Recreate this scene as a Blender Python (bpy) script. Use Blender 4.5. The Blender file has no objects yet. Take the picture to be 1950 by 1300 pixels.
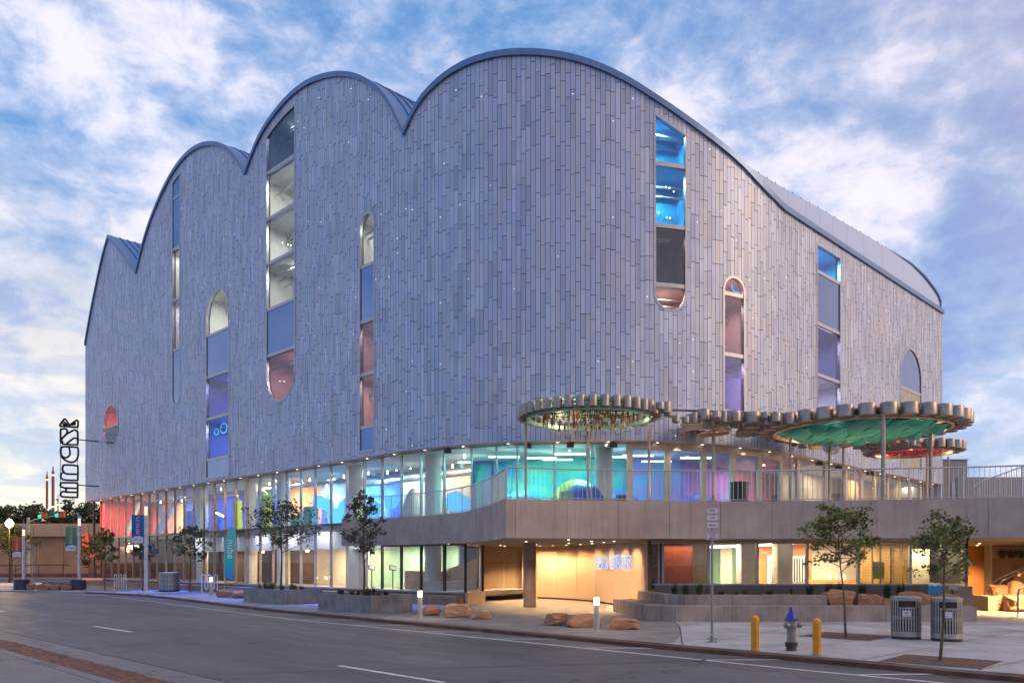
import bpy, math, random, bmesh
from mathutils import noise as mnoise
import numpy as np
from mathutils import Vector, Matrix
random.seed(7)
F, CX, HY, EYE = 1550.0, 975.0, 1070.0, 2.0      # survey of the photograph: focal (px), axis, horizon row, eye height
sc = bpy.context.scene
COL = sc.collection
# ------------------------------------------------------------------ camera
cd = bpy.data.cameras.new("camera"); cam = bpy.data.objects.new("camera", cd); COL.objects.link(cam)
cam.location = (0, 0, EYE); cam.rotation_euler = (math.pi/2, 0, 0)
cd.sensor_width = 36; cd.lens = F/1950*36; cd.shift_y = (HY-650)/1950; cd.clip_end = 6000; cd.clip_start = .1
sc.camera = cam
sc.view_settings.view_transform = 'Standard'; sc.view_settings.look = 'None'
sc.view_settings.exposure = 0; sc.view_settings.gamma = 1; sc.view_settings.use_curve_mapping = False
try:
    sc.cycles.use_denoising = True; sc.cycles.max_bounces = 8; sc.cycles.transparent_max_bounces = 12
    sc.cycles.sample_clamp_indirect = 4; sc.cycles.caustics_reflective = False; sc.cycles.caustics_refractive = False
except Exception: pass

# ------------------------------------------------------------------ node helpers
def newmat(name):
    m = bpy.data.materials.new(name); m.use_nodes = True; nt = m.node_tree; nt.nodes.clear()
    return m, nt
def N(nt, typ, **kw):
    n = nt.nodes.new(typ)
    for k, v in kw.items():
        if k.startswith('i_'):
            key = k[2:]
            key = int(key) if key.isdigit() else key.replace('_', ' ')
            n.inputs[key].default_value = v
        else: setattr(n, k, v)
    return n
def L(nt, a, b): nt.links.new(a, b)
def math_(nt, op, a, b=None, c=None, clamp=False):
    n = N(nt, 'ShaderNodeMath', operation=op); n.use_clamp = clamp
    for i, x in enumerate((a, b, c)):
        if x is None: continue
        if isinstance(x, (int, float)): n.inputs[i].default_value = x
        else: L(nt, x, n.inputs[i])
    return n.outputs[0]
def mixc(nt, fac, a, b, mode='MIX'):
    n = N(nt, 'ShaderNodeMix', data_type='RGBA', blend_type=mode)
    for key, x in ((0, fac), (6, a), (7, b)):
        if isinstance(x, (int, float)): n.inputs[key].default_value = x
        elif isinstance(x, tuple): n.inputs[key].default_value = (*x[:3], 1)
        else: L(nt, x, n.inputs[key])
    return n.outputs[2]
def ramp(nt, fac, stops, interp='EASE'):
    r = N(nt, 'ShaderNodeValToRGB'); r.color_ramp.interpolation = interp
    e = r.color_ramp.elements
    while len(e) < len(stops): e.new(.5)
    for k, (p, c) in zip(e, stops):
        k.position = p; k.color = (*c, 1) if isinstance(c, tuple) else (c, c, c, 1)
    L(nt, fac, r.inputs[0]); return r.outputs[0]

# ------------------------------------------------------------------ sky
SUN_DIR = Vector((.92, -.20, .48)).normalized()
w = bpy.data.worlds.new("World"); sc.world = w; w.use_nodes = True
nt = w.node_tree; nt.nodes.clear()
tc = N(nt, 'ShaderNodeTexCoord'); D = tc.outputs['Generated']
nrm = N(nt, 'ShaderNodeVectorMath', operation='NORMALIZE'); L(nt, D, nrm.inputs[0]); D = nrm.outputs[0]
sep = N(nt, 'ShaderNodeSeparateXYZ'); L(nt, D, sep.inputs[0])
zc = math_(nt, 'MAXIMUM', sep.outputs[2], 0.0)
den = math_(nt, 'ADD', zc, .22)
cmb = N(nt, 'ShaderNodeCombineXYZ')
L(nt, math_(nt, 'DIVIDE', sep.outputs[0], den), cmb.inputs[0]); L(nt, math_(nt, 'DIVIDE', sep.outputs[1], den), cmb.inputs[1])
cmb.inputs[2].default_value = 1.3
cp = cmb.outputs[0]
def noise(vec, scale, det, rough, dist=0, off=(0, 0, 0), sc3=(1, 1, 1)):
    mp = N(nt, 'ShaderNodeMapping'); mp.inputs[1].default_value = off; mp.inputs[3].default_value = sc3; L(nt, vec, mp.inputs[0])
    n = N(nt, 'ShaderNodeTexNoise'); n.inputs['Scale'].default_value = scale; n.inputs['Detail'].default_value = det
    n.inputs['Roughness'].default_value = rough; n.inputs['Distortion'].default_value = dist
    L(nt, mp.outputs[0], n.inputs[0]); return n.outputs[0]
n1 = noise(D, 5.2, 10, .58, .2, (3.1, 7.7, 1), (1, 1, 1.7))
n2 = noise(D, 14, 8, .6, .25, (9.1, 1.7, 2), (1, 1, 1.8))
n3 = noise(cp, .75, 4, .5, .2, (5.5, 2.2, 4))
def lobe(px, py, rad):                      # broad masses of cloud or clear air, by direction
    d = Vector((px-CX, F, HY-py)).normalized()
    dn = N(nt, 'ShaderNodeVectorMath', operation='DOT_PRODUCT'); L(nt, D, dn.inputs[0]); dn.inputs[1].default_value = d
    mr = N(nt, 'ShaderNodeMapRange', interpolation_type='SMOOTHSTEP')
    mr.inputs[1].default_value = math.cos(math.radians(rad)); mr.inputs[2].default_value = 1
    L(nt, dn.outputs['Value'], mr.inputs[0]); return mr.outputs[0]
den_ = math_(nt, 'ADD', .48, math_(nt, 'ADD', math_(nt, 'MULTIPLY', math_(nt, 'SUBTRACT', n1, .5), 1.75), math_(nt, 'MULTIPLY', math_(nt, 'SUBTRACT', n2, .5), 1.55)))
for px, py, rad, amp in [(1560, 370, 9, .26), (1760, 425, 6, .30), (1360, 280, 6, .20), (1230, 60, 5, .18), (330, 220, 10, .12), (1650, 400, 5, .15), (1540, 560, 4, .0),
                         (100, 420, 11, .12), (150, 60, 8, .06), (620, 90, 6, .10), (1900, 660, 4, .25), (800, 130, 5, .12), (30, 130, 6, .08),
                         (900, 20, 6, -.16), (1130, 30, 6, -.26), (1450, 120, 7, -.12), (1860, 230, 8, -.24), (1850, 540, 7, -.42), (1640, 470, 3, -.12), (1700, 60, 7, -.05),
                         (700, 30, 5, -.16), (60, 575, 5, -.30), (130, 320, 6, -.14), (480, 20, 6, -.12), (560, 265, 4, -.18), (250, 130, 5, -.06)]:
    den_ = math_(nt, 'ADD', den_, math_(nt, 'MULTIPLY', lobe(px, py, rad), amp))
skyc = ramp(nt, den_, [(.08, (.085, .22, .60)), (.30, (.16, .33, .65)), (.48, (.32, .45, .73)), (.62, (.52, .59, .82)), (.78, (.80, .78, .93)), (.95, (.95, .89, .95))], 'LINEAR')
wd = N(nt, 'ShaderNodeVectorMath', operation='DOT_PRODUCT'); L(nt, D, wd.inputs[0]); wd.inputs[1].default_value = Vector((-.6, .8, .05)).normalized()
westm = N(nt, 'ShaderNodeMapRange', interpolation_type='SMOOTHSTEP'); westm.inputs[1].default_value = .72; westm.inputs[2].default_value = 1.0; L(nt, wd.outputs['Value'], westm.inputs[0])
lowm = ramp(nt, zc, [(0.0, 1.0), (.2, .85), (.42, .0)], 'LINEAR')
glow = math_(nt, 'MULTIPLY', westm.outputs[0], lowm)
glowf = math_(nt, 'MULTIPLY', glow, ramp(nt, n2, [(.35, .5), (.58, 1.0)]))
skyc = mixc(nt, glowf, skyc, (1.0, .84, .66))
# thin dark bars of cloud low down
bars = noise(D, 6, 5, .5, .2, (1, 3, 2), (1, 1, 7))
barf = math_(nt, 'MULTIPLY', ramp(nt, bars, [(.50, 0.0), (.60, 1.0)]), ramp(nt, zc, [(.02, 0.0), (.08, .65), (.20, .65), (.30, 0.0)], 'LINEAR'))
skyc = mixc(nt, math_(nt, 'MULTIPLY', barf, .75), skyc, (.32, .40, .66))
# afterglow opposite, behind the camera to the right
ed = N(nt, 'ShaderNodeVectorMath', operation='DOT_PRODUCT'); L(nt, D, ed.inputs[0]); ed.inputs[1].default_value = SUN_DIR
em = N(nt, 'ShaderNodeMapRange', interpolation_type='SMOOTHSTEP'); em.inputs[1].default_value = .1; em.inputs[2].default_value = 1.0; L(nt, ed.outputs['Value'], em.inputs[0])
skyc = mixc(nt, math_(nt, 'MULTIPLY', em.outputs[0], .75), skyc, (1.0, .66, .52))
nish = N(nt, 'ShaderNodeTexSky', sky_type='NISHITA'); nish.sun_disc = False
nish.sun_elevation = math.asin(SUN_DIR.z); nish.sun_rotation = math.atan2(SUN_DIR.x, SUN_DIR.y)
bg1 = N(nt, 'ShaderNodeBackground'); L(nt, skyc, bg1.inputs[0]); bg1.inputs[1].default_value = .93
bg2 = N(nt, 'ShaderNodeBackground'); L(nt, nish.outputs[0], bg2.inputs[0]); bg2.inputs[1].default_value = .05
ad = N(nt, 'ShaderNodeAddShader'); L(nt, bg1.outputs[0], ad.inputs[0]); L(nt, bg2.outputs[0], ad.inputs[1])
wo = N(nt, 'ShaderNodeOutputWorld'); L(nt, ad.outputs[0], wo.inputs[0])
sl = bpy.data.lights.new("sun", 'SUN'); sl.energy = 1.25; sl.angle = math.radians(14); sl.color = (1, .66, .36)
so = bpy.data.objects.new("sun", sl); COL.objects.link(so)
so.rotation_euler = SUN_DIR.to_track_quat('Z', 'Y').to_euler(); so.location = (30, -30, 60)

# ------------------------------------------------------------------ materials
MATS = {}
def pbr(name, col, rough=.6, metal=0.0, var=.10, vscale=3.0, bump=.0, bscale=60, spec=.5, col2=None, stretch=(1, 1, 1), coat=0, streak=0):
    if name in MATS: return MATS[name]
    m, nt = newmat(name); o = N(nt, 'ShaderNodeOutputMaterial'); b = N(nt, 'ShaderNodeBsdfPrincipled')
    b.inputs['Roughness'].default_value = rough; b.inputs['Metallic'].default_value = metal; b.inputs['Specular IOR Level'].default_value = spec
    b.inputs['Coat Weight'].default_value = coat
    t = N(nt, 'ShaderNodeTexCoord'); mp = N(nt, 'ShaderNodeMapping'); mp.inputs[3].default_value = stretch; L(nt, t.outputs['Object'], mp.inputs[0])
    n = N(nt, 'ShaderNodeTexNoise'); n.inputs['Scale'].default_value = vscale; n.inputs['Detail'].default_value = 6; n.inputs['Roughness'].default_value = .62
    L(nt, mp.outputs[0], n.inputs[0])
    c2 = col2 or tuple(max(0, c*(1-2.2*var)) for c in col); c1 = col if col2 else tuple(min(1, c*(1+1.2*var)) for c in col)
    f = ramp(nt, n.outputs[0], [(.34, 0.0), (.66, 1.0)], 'LINEAR')
    cc = mixc(nt, f, c2, c1)
    if streak:      # rain runs and soot marks
        ms_ = N(nt, 'ShaderNodeMapping'); ms_.inputs[3].default_value = (3.2, 3.2, .22); L(nt, t.outputs['Object'], ms_.inputs[0]); ns2 = N(nt, 'ShaderNodeTexNoise'); ns2.inputs['Scale'].default_value = 1.6; ns2.inputs['Detail'].default_value = 7; ns2.inputs['Roughness'].default_value = .7
        L(nt, ms_.outputs[0], ns2.inputs[0]); cc = mixc(nt, math_(nt, 'MULTIPLY', ramp(nt, ns2.outputs[0], [(.46, 0.0), (.66, 1.0)]), streak), cc, tuple(c*.5 for c in col))
        nb2 = N(nt, 'ShaderNodeTexNoise'); nb2.inputs['Scale'].default_value = .45; nb2.inputs['Detail'].default_value = 5; L(nt, t.outputs['Object'], nb2.inputs[0]); cc = mixc(nt, math_(nt, 'MULTIPLY', ramp(nt, nb2.outputs[0], [(.5, 0.0), (.68, 1.0)]), streak*.7), cc, tuple(min(1, c*1.35) for c in col))
    L(nt, cc, b.inputs['Base Color'])
    rr = N(nt, 'ShaderNodeMapRange'); rr.inputs[3].default_value = max(.02, rough-.08); rr.inputs[4].default_value = min(1, rough+.1); L(nt, n.outputs[0], rr.inputs[0]); L(nt, rr.outputs[0], b.inputs['Roughness'])
    if bump:
        n2 = N(nt, 'ShaderNodeTexNoise'); n2.inputs['Scale'].default_value = bscale; n2.inputs['Detail'].default_value = 4; L(nt, mp.outputs[0], n2.inputs[0])
        bp = N(nt, 'ShaderNodeBump'); bp.inputs['Strength'].default_value = bump; bp.inputs['Distance'].default_value = .02
        L(nt, n2.outputs[0], bp.inputs['Height']); L(nt, bp.outputs[0], b.inputs['Normal'])
    L(nt, b.outputs[0], o.inputs[0]); MATS[name] = m; return m
def emi(name, col, s):
    if name in MATS: return MATS[name]
    m, nt = newmat(name); o = N(nt, 'ShaderNodeOutputMaterial'); e = N(nt, 'ShaderNodeEmission'); e.inputs[0].default_value = (*col, 1); e.inputs[1].default_value = s
    L(nt, e.outputs[0], o.inputs[0]); MATS[name] = m; return m
def glassm(name, tint=(.93, .96, .97), base=.06, refl=.85, rough=.01):
    if name in MATS: return MATS[name]
    m, nt = newmat(name); o = N(nt, 'ShaderNodeOutputMaterial'); t = N(nt, 'ShaderNodeBsdfTransparent'); t.inputs[0].default_value = (*tint, 1)
    g = N(nt, 'ShaderNodeBsdfGlossy'); g.inputs['Roughness'].default_value = rough; g.inputs[0].default_value = (.9, .93, 1, 1)
    fr = N(nt, 'ShaderNodeFresnel'); fr.inputs[0].default_value = 1.55
    ge = N(nt, 'ShaderNodeNewGeometry'); f = math_(nt, 'MULTIPLY', math_(nt, 'ADD', math_(nt, 'MULTIPLY', fr.outputs[0], refl), base, clamp=True), math_(nt, 'SUBTRACT', 1.0, ge.outputs['Backfacing']))
    mx = N(nt, 'ShaderNodeMixShader'); L(nt, f, mx.inputs[0]); L(nt, t.outputs[0], mx.inputs[1]); L(nt, g.outputs[0], mx.inputs[2]); L(nt, mx.outputs[0], o.inputs[0])
    MATS[name] = m; return m
def mural(name, cols, scale=.35, rough=.7):
    if name in MATS: return MATS[name]
    m, nt = newmat(name); o = N(nt, 'ShaderNodeOutputMaterial'); b = N(nt, 'ShaderNodeBsdfPrincipled'); b.inputs['Roughness'].default_value = rough
    t = N(nt, 'ShaderNodeTexCoord'); n = N(nt, 'ShaderNodeTexNoise'); n.inputs['Scale'].default_value = scale; n.inputs['Detail'].default_value = 3
    n.inputs['Distortion'].default_value = 1.2; L(nt, t.outputs['Object'], n.inputs[0])
    st = [(.3+.4*i/(len(cols)-1), c) for i, c in enumerate(cols)]
    L(nt, ramp(nt, n.outputs[0], st, 'LINEAR'), b.inputs['Base Color']); L(nt, b.outputs[0], o.inputs[0]); MATS[name] = m; return m

PL = [pbr('plank_%s' % k, c, .48, .25, .05, .7, streak=.16) for k, c in
      dict(mid=(.445, .49, .645), pale=(.505, .55, .71), dark=(.375, .415, .555), warm=(.475, .49, .60), blue=(.42, .475, .685)).items()]
backm = pbr('backing_dark', (.035, .035, .045), .8)
trimm = pbr('trim_metal', (.13, .21, .38), .4, .6, .05)
roofm = pbr('roof_metal', (.07, .20, .50), .38, .55, .06, 1.2)
seamm = pbr('seam_metal', (.09, .15, .28), .4, .6, .05)
flankm = pbr('pale_roof_panel', (.70, .72, .82), .25, .5, .04, .6)
framem = pbr('frame_metal', (.42, .41, .45), .4, .6, .05)
darkfr = pbr('dark_mullion', (.10, .085, .085), .45, .5, .08)
beigefr = pbr('beige_frame', (.62, .53, .44), .45, .3, .05)
spandm = pbr('spandrel_glass', (.15, .21, .38), .06, .85, .04, .5)
glass = glassm('clear_glass', (.95, .97, .98), .03, .55)
glassr = glassm('reflective_glass', (.86, .88, .93), .09, .8)
conc = pbr('concrete_pale', (.36, .335, .33), .8, 0, .10, 1.1, .15, 45)
concf = pbr('concrete_fascia', (.42, .335, .295), .8, 0, .09, .8, .12, 40, streak=.3)
concd = pbr('concrete_dark', (.21, .195, .19), .85, 0, .16, 1.3, .2, 50)
soffm = pbr('soffit_metal', (.80, .56, .40), .45, .0, .06, .8)
whitew = pbr('white_paint', (.80, .79, .77), .6, 0, .03)
creamw = pbr('cream_paint', (.78, .70, .56), .6, 0, .04)
floorm = pbr('interior_floor', (.35, .32, .29), .4, 0, .08)
steel = pbr('galvanised_steel', (.50, .51, .54), .38, .8, .08, 4)
blackm = pbr('black_plastic', (.02, .02, .022), .5)
leafg = pbr('leaf_green', (.15, .17, .035), .55, 0, .3, 1.4)
leafy = pbr('leaf_yellow_green', (.20, .20, .035), .55, 0, .3, 1.4)
leafd = pbr('leaf_dark', (.065, .08, .03), .6, 0, .3, 1.4)
leafo = pbr('leaf_orange', (.26, .12, .03), .6, 0, .3, 1.4)
bark = pbr('bark', (.12, .085, .06), .85, 0, .25, 8, .5, 40)
rustm = pbr('rust_brick', (.15, .062, .038), .8, 0, .22, 2.2, .4, 50)
canm = pbr('can_metal', (.33, .29, .265), .42, .75, .12, 3)
rockm = pbr('sandstone', (.42, .22, .13), .85, 0, .3, 2.5, .8, 9, col2=(.24, .12, .075), stretch=(1, 1, 3))
rockp = pbr('sandstone_pale', (.50, .33, .22), .85, 0, .3, 2.5, .8, 9, col2=(.34, .17, .10), stretch=(1, 1, 3))
grassm = pbr('ornamental_grass', (.12, .10, .035), .7, 0, .3, 2)
grassd = pbr('dark_grass', (.05, .065, .025), .7, 0, .3, 2)
redw = pbr('red_paint', (.62, .06, .07), .6, 0, .05)
orangew = pbr('orange_paint', (.72, .26, .07), .55, 0, .05)
mintw = pbr('mint_paint', (.35, .58, .42), .6, 0, .05)
bluew = pbr('blue_paint', (.03, .08, .45), .6, 0, .1)
brownw = pbr('brown_panel', (.10, .06, .04), .6, 0, .2, 2)
tanw = pbr('tan_stucco', (.55, .38, .26), .85, 0, .08, .6, .1, 30)
yellowp = pbr('yellow_paint', (.74, .31, .012), .5, 0, .10, 7, .1, streak=.5)
whitep = pbr('road_paint', (.62, .62, .64), .7, 0, .15, 6)

# ------------------------------------------------------------------ mesh builder
class MB:
    def __init__(s): s.v = []; s.f = []; s.m = []
    def add(s, vs, fs, mi=0):
        o = len(s.v); s.v += [tuple(p) for p in vs]; s.f += [tuple(i+o for i in q) for q in fs]; s.m += [mi]*len(fs); return s
    def hexa(s, p, mi=0):   # p: 4 bottom ccw, 4 top
        return s.add(p, [(3, 2, 1, 0), (4, 5, 6, 7), (0, 1, 5, 4), (1, 2, 6, 5), (2, 3, 7, 6), (3, 0, 4, 7)], mi)
    def box(s, x0, x1, y0, y1, z0, z1, mi=0):
        return s.hexa([(x0, y0, z0), (x1, y0, z0), (x1, y1, z0), (x0, y1, z0), (x0, y0, z1), (x1, y0, z1), (x1, y1, z1), (x0, y1, z1)], mi)
    def seg(s, a, b, wdt, z0, z1, mi=0, both=True):   # upright slab from a to b (xy), thickness wdt
        a = Vector(a[:2]); b = Vector(b[:2]); d = (b-a).normalized(); n = Vector((-d.y, d.x))*wdt/(2 if both else 1)
        p = [a-n, b-n, b+n, a+n] if both else [a, b, b+n, a+n]
        return s.hexa([(*q, z0) for q in p]+[(*q, z1) for q in p], mi)
    def prism(s, poly, z0, z1, mi=0):
        n = len(poly); area = sum(poly[i][0]*poly[(i+1) % n][1]-poly[(i+1) % n][0]*poly[i][1] for i in range(n))
        if area < 0: poly = poly[::-1]
        return s.add([(x, y, z0) for x, y in poly]+[(x, y, z1) for x, y in poly],
                     [tuple(range(n-1, -1, -1)), tuple(range(n, 2*n))]+[(i, (i+1) % n, n+(i+1) % n, n+i) for i in range(n)], mi)
    def lathe(s, prof, c=(0, 0, 0), n=20, mi=0, cap=True, sx=1, sy=1):
        vs = []; fs = []
        for r, z in prof:
            for k in range(n):
                a = 2*math.pi*k/n; vs.append((c[0]+r*math.cos(a)*sx, c[1]+r*math.sin(a)*sy, c[2]+z))
        for j in range(len(prof)-1):
            for k in range(n): fs.append((j*n+k, j*n+(k+1) % n, (j+1)*n+(k+1) % n, (j+1)*n+k))
        if cap: fs += [tuple(range(n-1, -1, -1)), tuple(range((len(prof)-1)*n, len(prof)*n))]
        return s.add(vs, fs, mi)
    def tube(s, pts, r, n=8, closed=False, mi=0):
        pts = [Vector(p) for p in pts]; m = len(pts); vs = []; fs = []
        rs = r if isinstance(r, (list, tuple)) else [r]*m
        ref = Vector((0.13, .21, .97)); prev = None
        for i, p in enumerate(pts):
            if closed: t = pts[(i+1) % m]-pts[i-1]
            else: t = pts[min(i+1, m-1)]-pts[max(i-1, 0)]
            if t.length < 1e-9: t = Vector((0, 0, 1))
            t.normalize()
            a = (prev if prev is not None else (ref if abs(t.dot(ref)) < .9 else Vector((1, 0, 0))))
            a = (a-t*a.dot(t)); a.normalize(); prev = a; b = t.cross(a)
            for k in range(n):
                q = 2*math.pi*k/n; vs.append(p+(a*math.cos(q)+b*math.sin(q))*rs[i])
        for i in range(m if closed else m-1):
            j = (i+1) % m
            for k in range(n): fs.append((i*n+k, i*n+(k+1) % n, j*n+(k+1) % n, j*n+k))
        if not closed: fs += [tuple(range(n-1, -1, -1)), tuple(range((m-1)*n, m*n))]
        return s.add(vs, fs, mi)
    def build(s, name, mats, parent=None, smooth=False, **props):
        me = bpy.data.meshes.new(name); me.from_pydata(s.v, [], s.f); mats = mats if isinstance(mats, (list, tuple)) else [mats]
        for m in mats: me.materials.append(m)
        if len(mats) > 1: me.polygons.foreach_set('material_index', s.m)
        if smooth:
            me.polygons.foreach_set('use_smooth', [True]*len(s.f)); me.set_sharp_from_angle(angle=math.radians(38))
        me.update()
        return link(name, me, parent, **props)
def link(name, me, parent=None, loc=None, rz=None, **props):
    o = bpy.data.objects.new(name, me); COL.objects.link(o)
    if parent is not None: o.parent = parent
    if loc is not None: o.location = loc
    if rz is not None: o.rotation_euler = (0, 0, rz)
    for k, v in props.items(): o[k] = v
    return o
def thing(name, label, cat, loc=(0, 0, 0), rz=0, group=None):
    o = bpy.data.objects.new(name, None); COL.objects.link(o); o.location = loc; o.rotation_euler = (0, 0, rz)
    o['label'] = label; o['category'] = cat; o.empty_display_size = .2
    if group: o['group'] = group
    return o
def T(label, cat, group=None):
    d = dict(label=label, category=cat)
    if group: d['group'] = group
    return d
def copy_thing(src, loc, rz, label):
    r = src.copy(); COL.objects.link(r); r.location = loc; r.rotation_euler = (0, 0, rz); r['label'] = label
    for ch in src.children:
        c = ch.copy(); COL.objects.link(c); c.parent = r
        for g in ch.children:
            d = g.copy(); COL.objects.link(d); d.parent = c
    return r
def G(px, py, z=0.0):
    """point of the ground plane z seen at a pixel of the photograph"""
    Y = F*(EYE-z)/(py-HY); return ((px-CX)/F*Y, Y)
def A(px, Y): return (px-CX)/F*Y
def ZP(py, Y): return EYE+(HY-py)/F*Y
def textmesh(body, size, name='text', spacing=1.0, align='CENTER', extrude=.002, offset=0.0):
    cu = bpy.data.curves.new(name, 'FONT'); cu.body = body; cu.size = size; cu.align_x = align; cu.align_y = 'CENTER'; cu.extrude = extrude
    cu.space_character = spacing; cu.offset = offset; cu.resolution_u = 3
    o = bpy.data.objects.new(name, cu); COL.objects.link(o)
    bpy.context.view_layer.update()
    me = bpy.data.meshes.new_from_object(o.evaluated_get(bpy.context.evaluated_depsgraph_get())); bpy.data.objects.remove(o); bpy.data.curves.remove(cu); return me
def text(body, size, mat, parent, loc, rot=(math.pi/2, 0, 0), name='lettering', **k):
    me = textmesh(body, size, **k); me.materials.clear(); me.materials.append(mat)
    o = link(name, me, parent); o.location = loc; o.rotation_euler = rot; return o
def lamp(kind, name, loc, col, power, size=1.0, size2=None, aim=(0, 0, -1), spot=70, blend=.6, parent=None):
    l = bpy.data.lights.new(name, kind); l.color = col; l.energy = power
    if kind == 'AREA':
        l.shape = 'RECTANGLE'; l.size = size; l.size_y = size2 or size
    elif kind == 'SPOT': l.spot_size = math.radians(spot); l.spot_blend = blend; l.shadow_soft_size = size
    else: l.shadow_soft_size = size
    o = bpy.data.objects.new(name, l); COL.objects.link(o); o.location = loc
    o.rotation_euler = (-Vector(aim)).to_track_quat('Z', 'Y').to_euler(); return o

# ------------------------------------------------------------------ facade line: two walls at a right angle and a round corner
R = 13.6; LA = R*math.pi/2; C0 = Vector((3.85, 30.85)); U = Vector((-1, 1))/math.sqrt(2); V = Vector((1, 1))/math.sqrt(2)
TL = C0+U*R; CEN = TL+V*R; TR = CEN-U*R; TLEFT, TRIGHT = -45.9, LA+23.8
def P(t, off=0.0):
    if t <= 0: p = TL+U*(-t)+V*off
    elif t >= LA: p = TR+V*(t-LA)+U*off
    else:
        a = math.radians(225)+t/R; p = CEN+Vector((math.cos(a), math.sin(a)))*(R-off)
    return p
_ts = np.linspace(TLEFT-1, TRIGHT+1, 6000)
def t_of(px, off=0.0):
    xs = np.array([CX+F*P(t, off).x/P(t, off).y for t in _ts]) if off not in t_of.c else t_of.c[off]
    t_of.c[off] = xs
    return float(np.interp(px, xs, _ts))
t_of.c = {}
def z_of(py, t, off=0.0): return ZP(py, P(t, off).y)
def tsamp(t0, t1, step=.6):
    n = max(1, int(math.ceil((t1-t0)/step))); return [t0+(t1-t0)*i/n for i in range(n+1)]
def ribbon(mb, t0, t1, o0, o1, z0, z1, step=.8, mi=0):
    fz0 = z0 if callable(z0) else (lambda t: z0); fz1 = z1 if callable(z1) else (lambda t: z1)
    ts = [t0, t1] if (t1 <= 0 or t0 >= LA) and not callable(z0) and not callable(z1) else tsamp(t0, t1, step)
    vs = []; fs = []
    for t in ts:
        a, b = P(t, o0), P(t, o1)
        vs += [(a.x, a.y, fz0(t)), (b.x, b.y, fz0(t)), (b.x, b.y, fz1(t)), (a.x, a.y, fz1(t))]
    for i in range(len(ts)-1):
        for k in range(4): fs.append((i*4+k, i*4+(k+1) % 4, i*4+4+(k+1) % 4, i*4+4+k))
    m = len(ts)-1; fs += [(0, 3, 2, 1), (m*4, m*4+1, m*4+2, m*4+3)]
    return mb.add(vs, [f[::-1] for f in fs], mi)
# roof line read off the photograph, arch by arch
ARCH = [[(163, 652), (172, 600), (183, 545), (195, 490), (207, 447)], [(207, 447), (225, 468), (243, 492), (260, 515)],
        [(260, 515), (275, 455), (300, 385), (330, 325), (360, 288), (385, 273), (405, 270), (430, 277), (455, 303), (468, 325)],
        [(468, 325), (490, 268), (530, 205), (580, 158), (620, 141), (655, 137), (700, 150), (735, 180), (758, 220), (770, 248)],
        [(770, 248), (797, 193), (830, 155), (880, 120), (940, 100), (1010, 95), (1100, 108), (1180, 140), (1250, 183), (1320, 232), (1410, 305), (1450, 348), (1491, 390)]]
def _spl(xs, ys, q):
    xs, ys = np.array(xs), np.array(ys); h = np.diff(xs); dl = np.diff(ys)/h; m = np.empty(len(xs))
    m[1:-1] = (dl[:-1]*h[1:]+dl[1:]*h[:-1])/(h[:-1]+h[1:]); m[0] = 1.5*dl[0]-.5*m[1] if len(xs) > 2 else dl[0]; m[-1] = 1.5*dl[-1]-.5*m[-2] if len(xs) > 2 else dl[0]
    i = np.clip(np.searchsorted(xs, q)-1, 0, len(h)-1); s = (q-xs[i])/h[i]
    return (1+2*s)*(1-s)**2*ys[i]+s*(1-s)**2*h[i]*m[i]+s*s*(3-2*s)*ys[i+1]+s*s*(s-1)*h[i]*m[i+1]
_prof = []
for a in ARCH:
    tt = [t_of(x) for x, y in a]; zz = [z_of(y, t) for (x, y), t in zip(a, tt)]
    _prof.append((tt, zz))
VAL = [_prof[0][0][0], _prof[1][0][0], _prof[2][0][0], _prof[3][0][0], _prof[4][0][0], LA]
def top(t):
    if t >= _prof[4][0][-1]:
        return float(np.interp(t, [_prof[4][0][-1], LA+1.5, TRIGHT], [_prof[4][1][-1], 19.75, 19.75]))
    for tt, zz in _prof:
        if t <= tt[-1]: return float(_spl(tt, zz, max(t, tt[0])))
    return 19.75
SOF = 7.5
TRIMH = .29
CW = .225
def snap(t): return TLEFT+round((t-TLEFT)/CW)*CW
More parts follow.
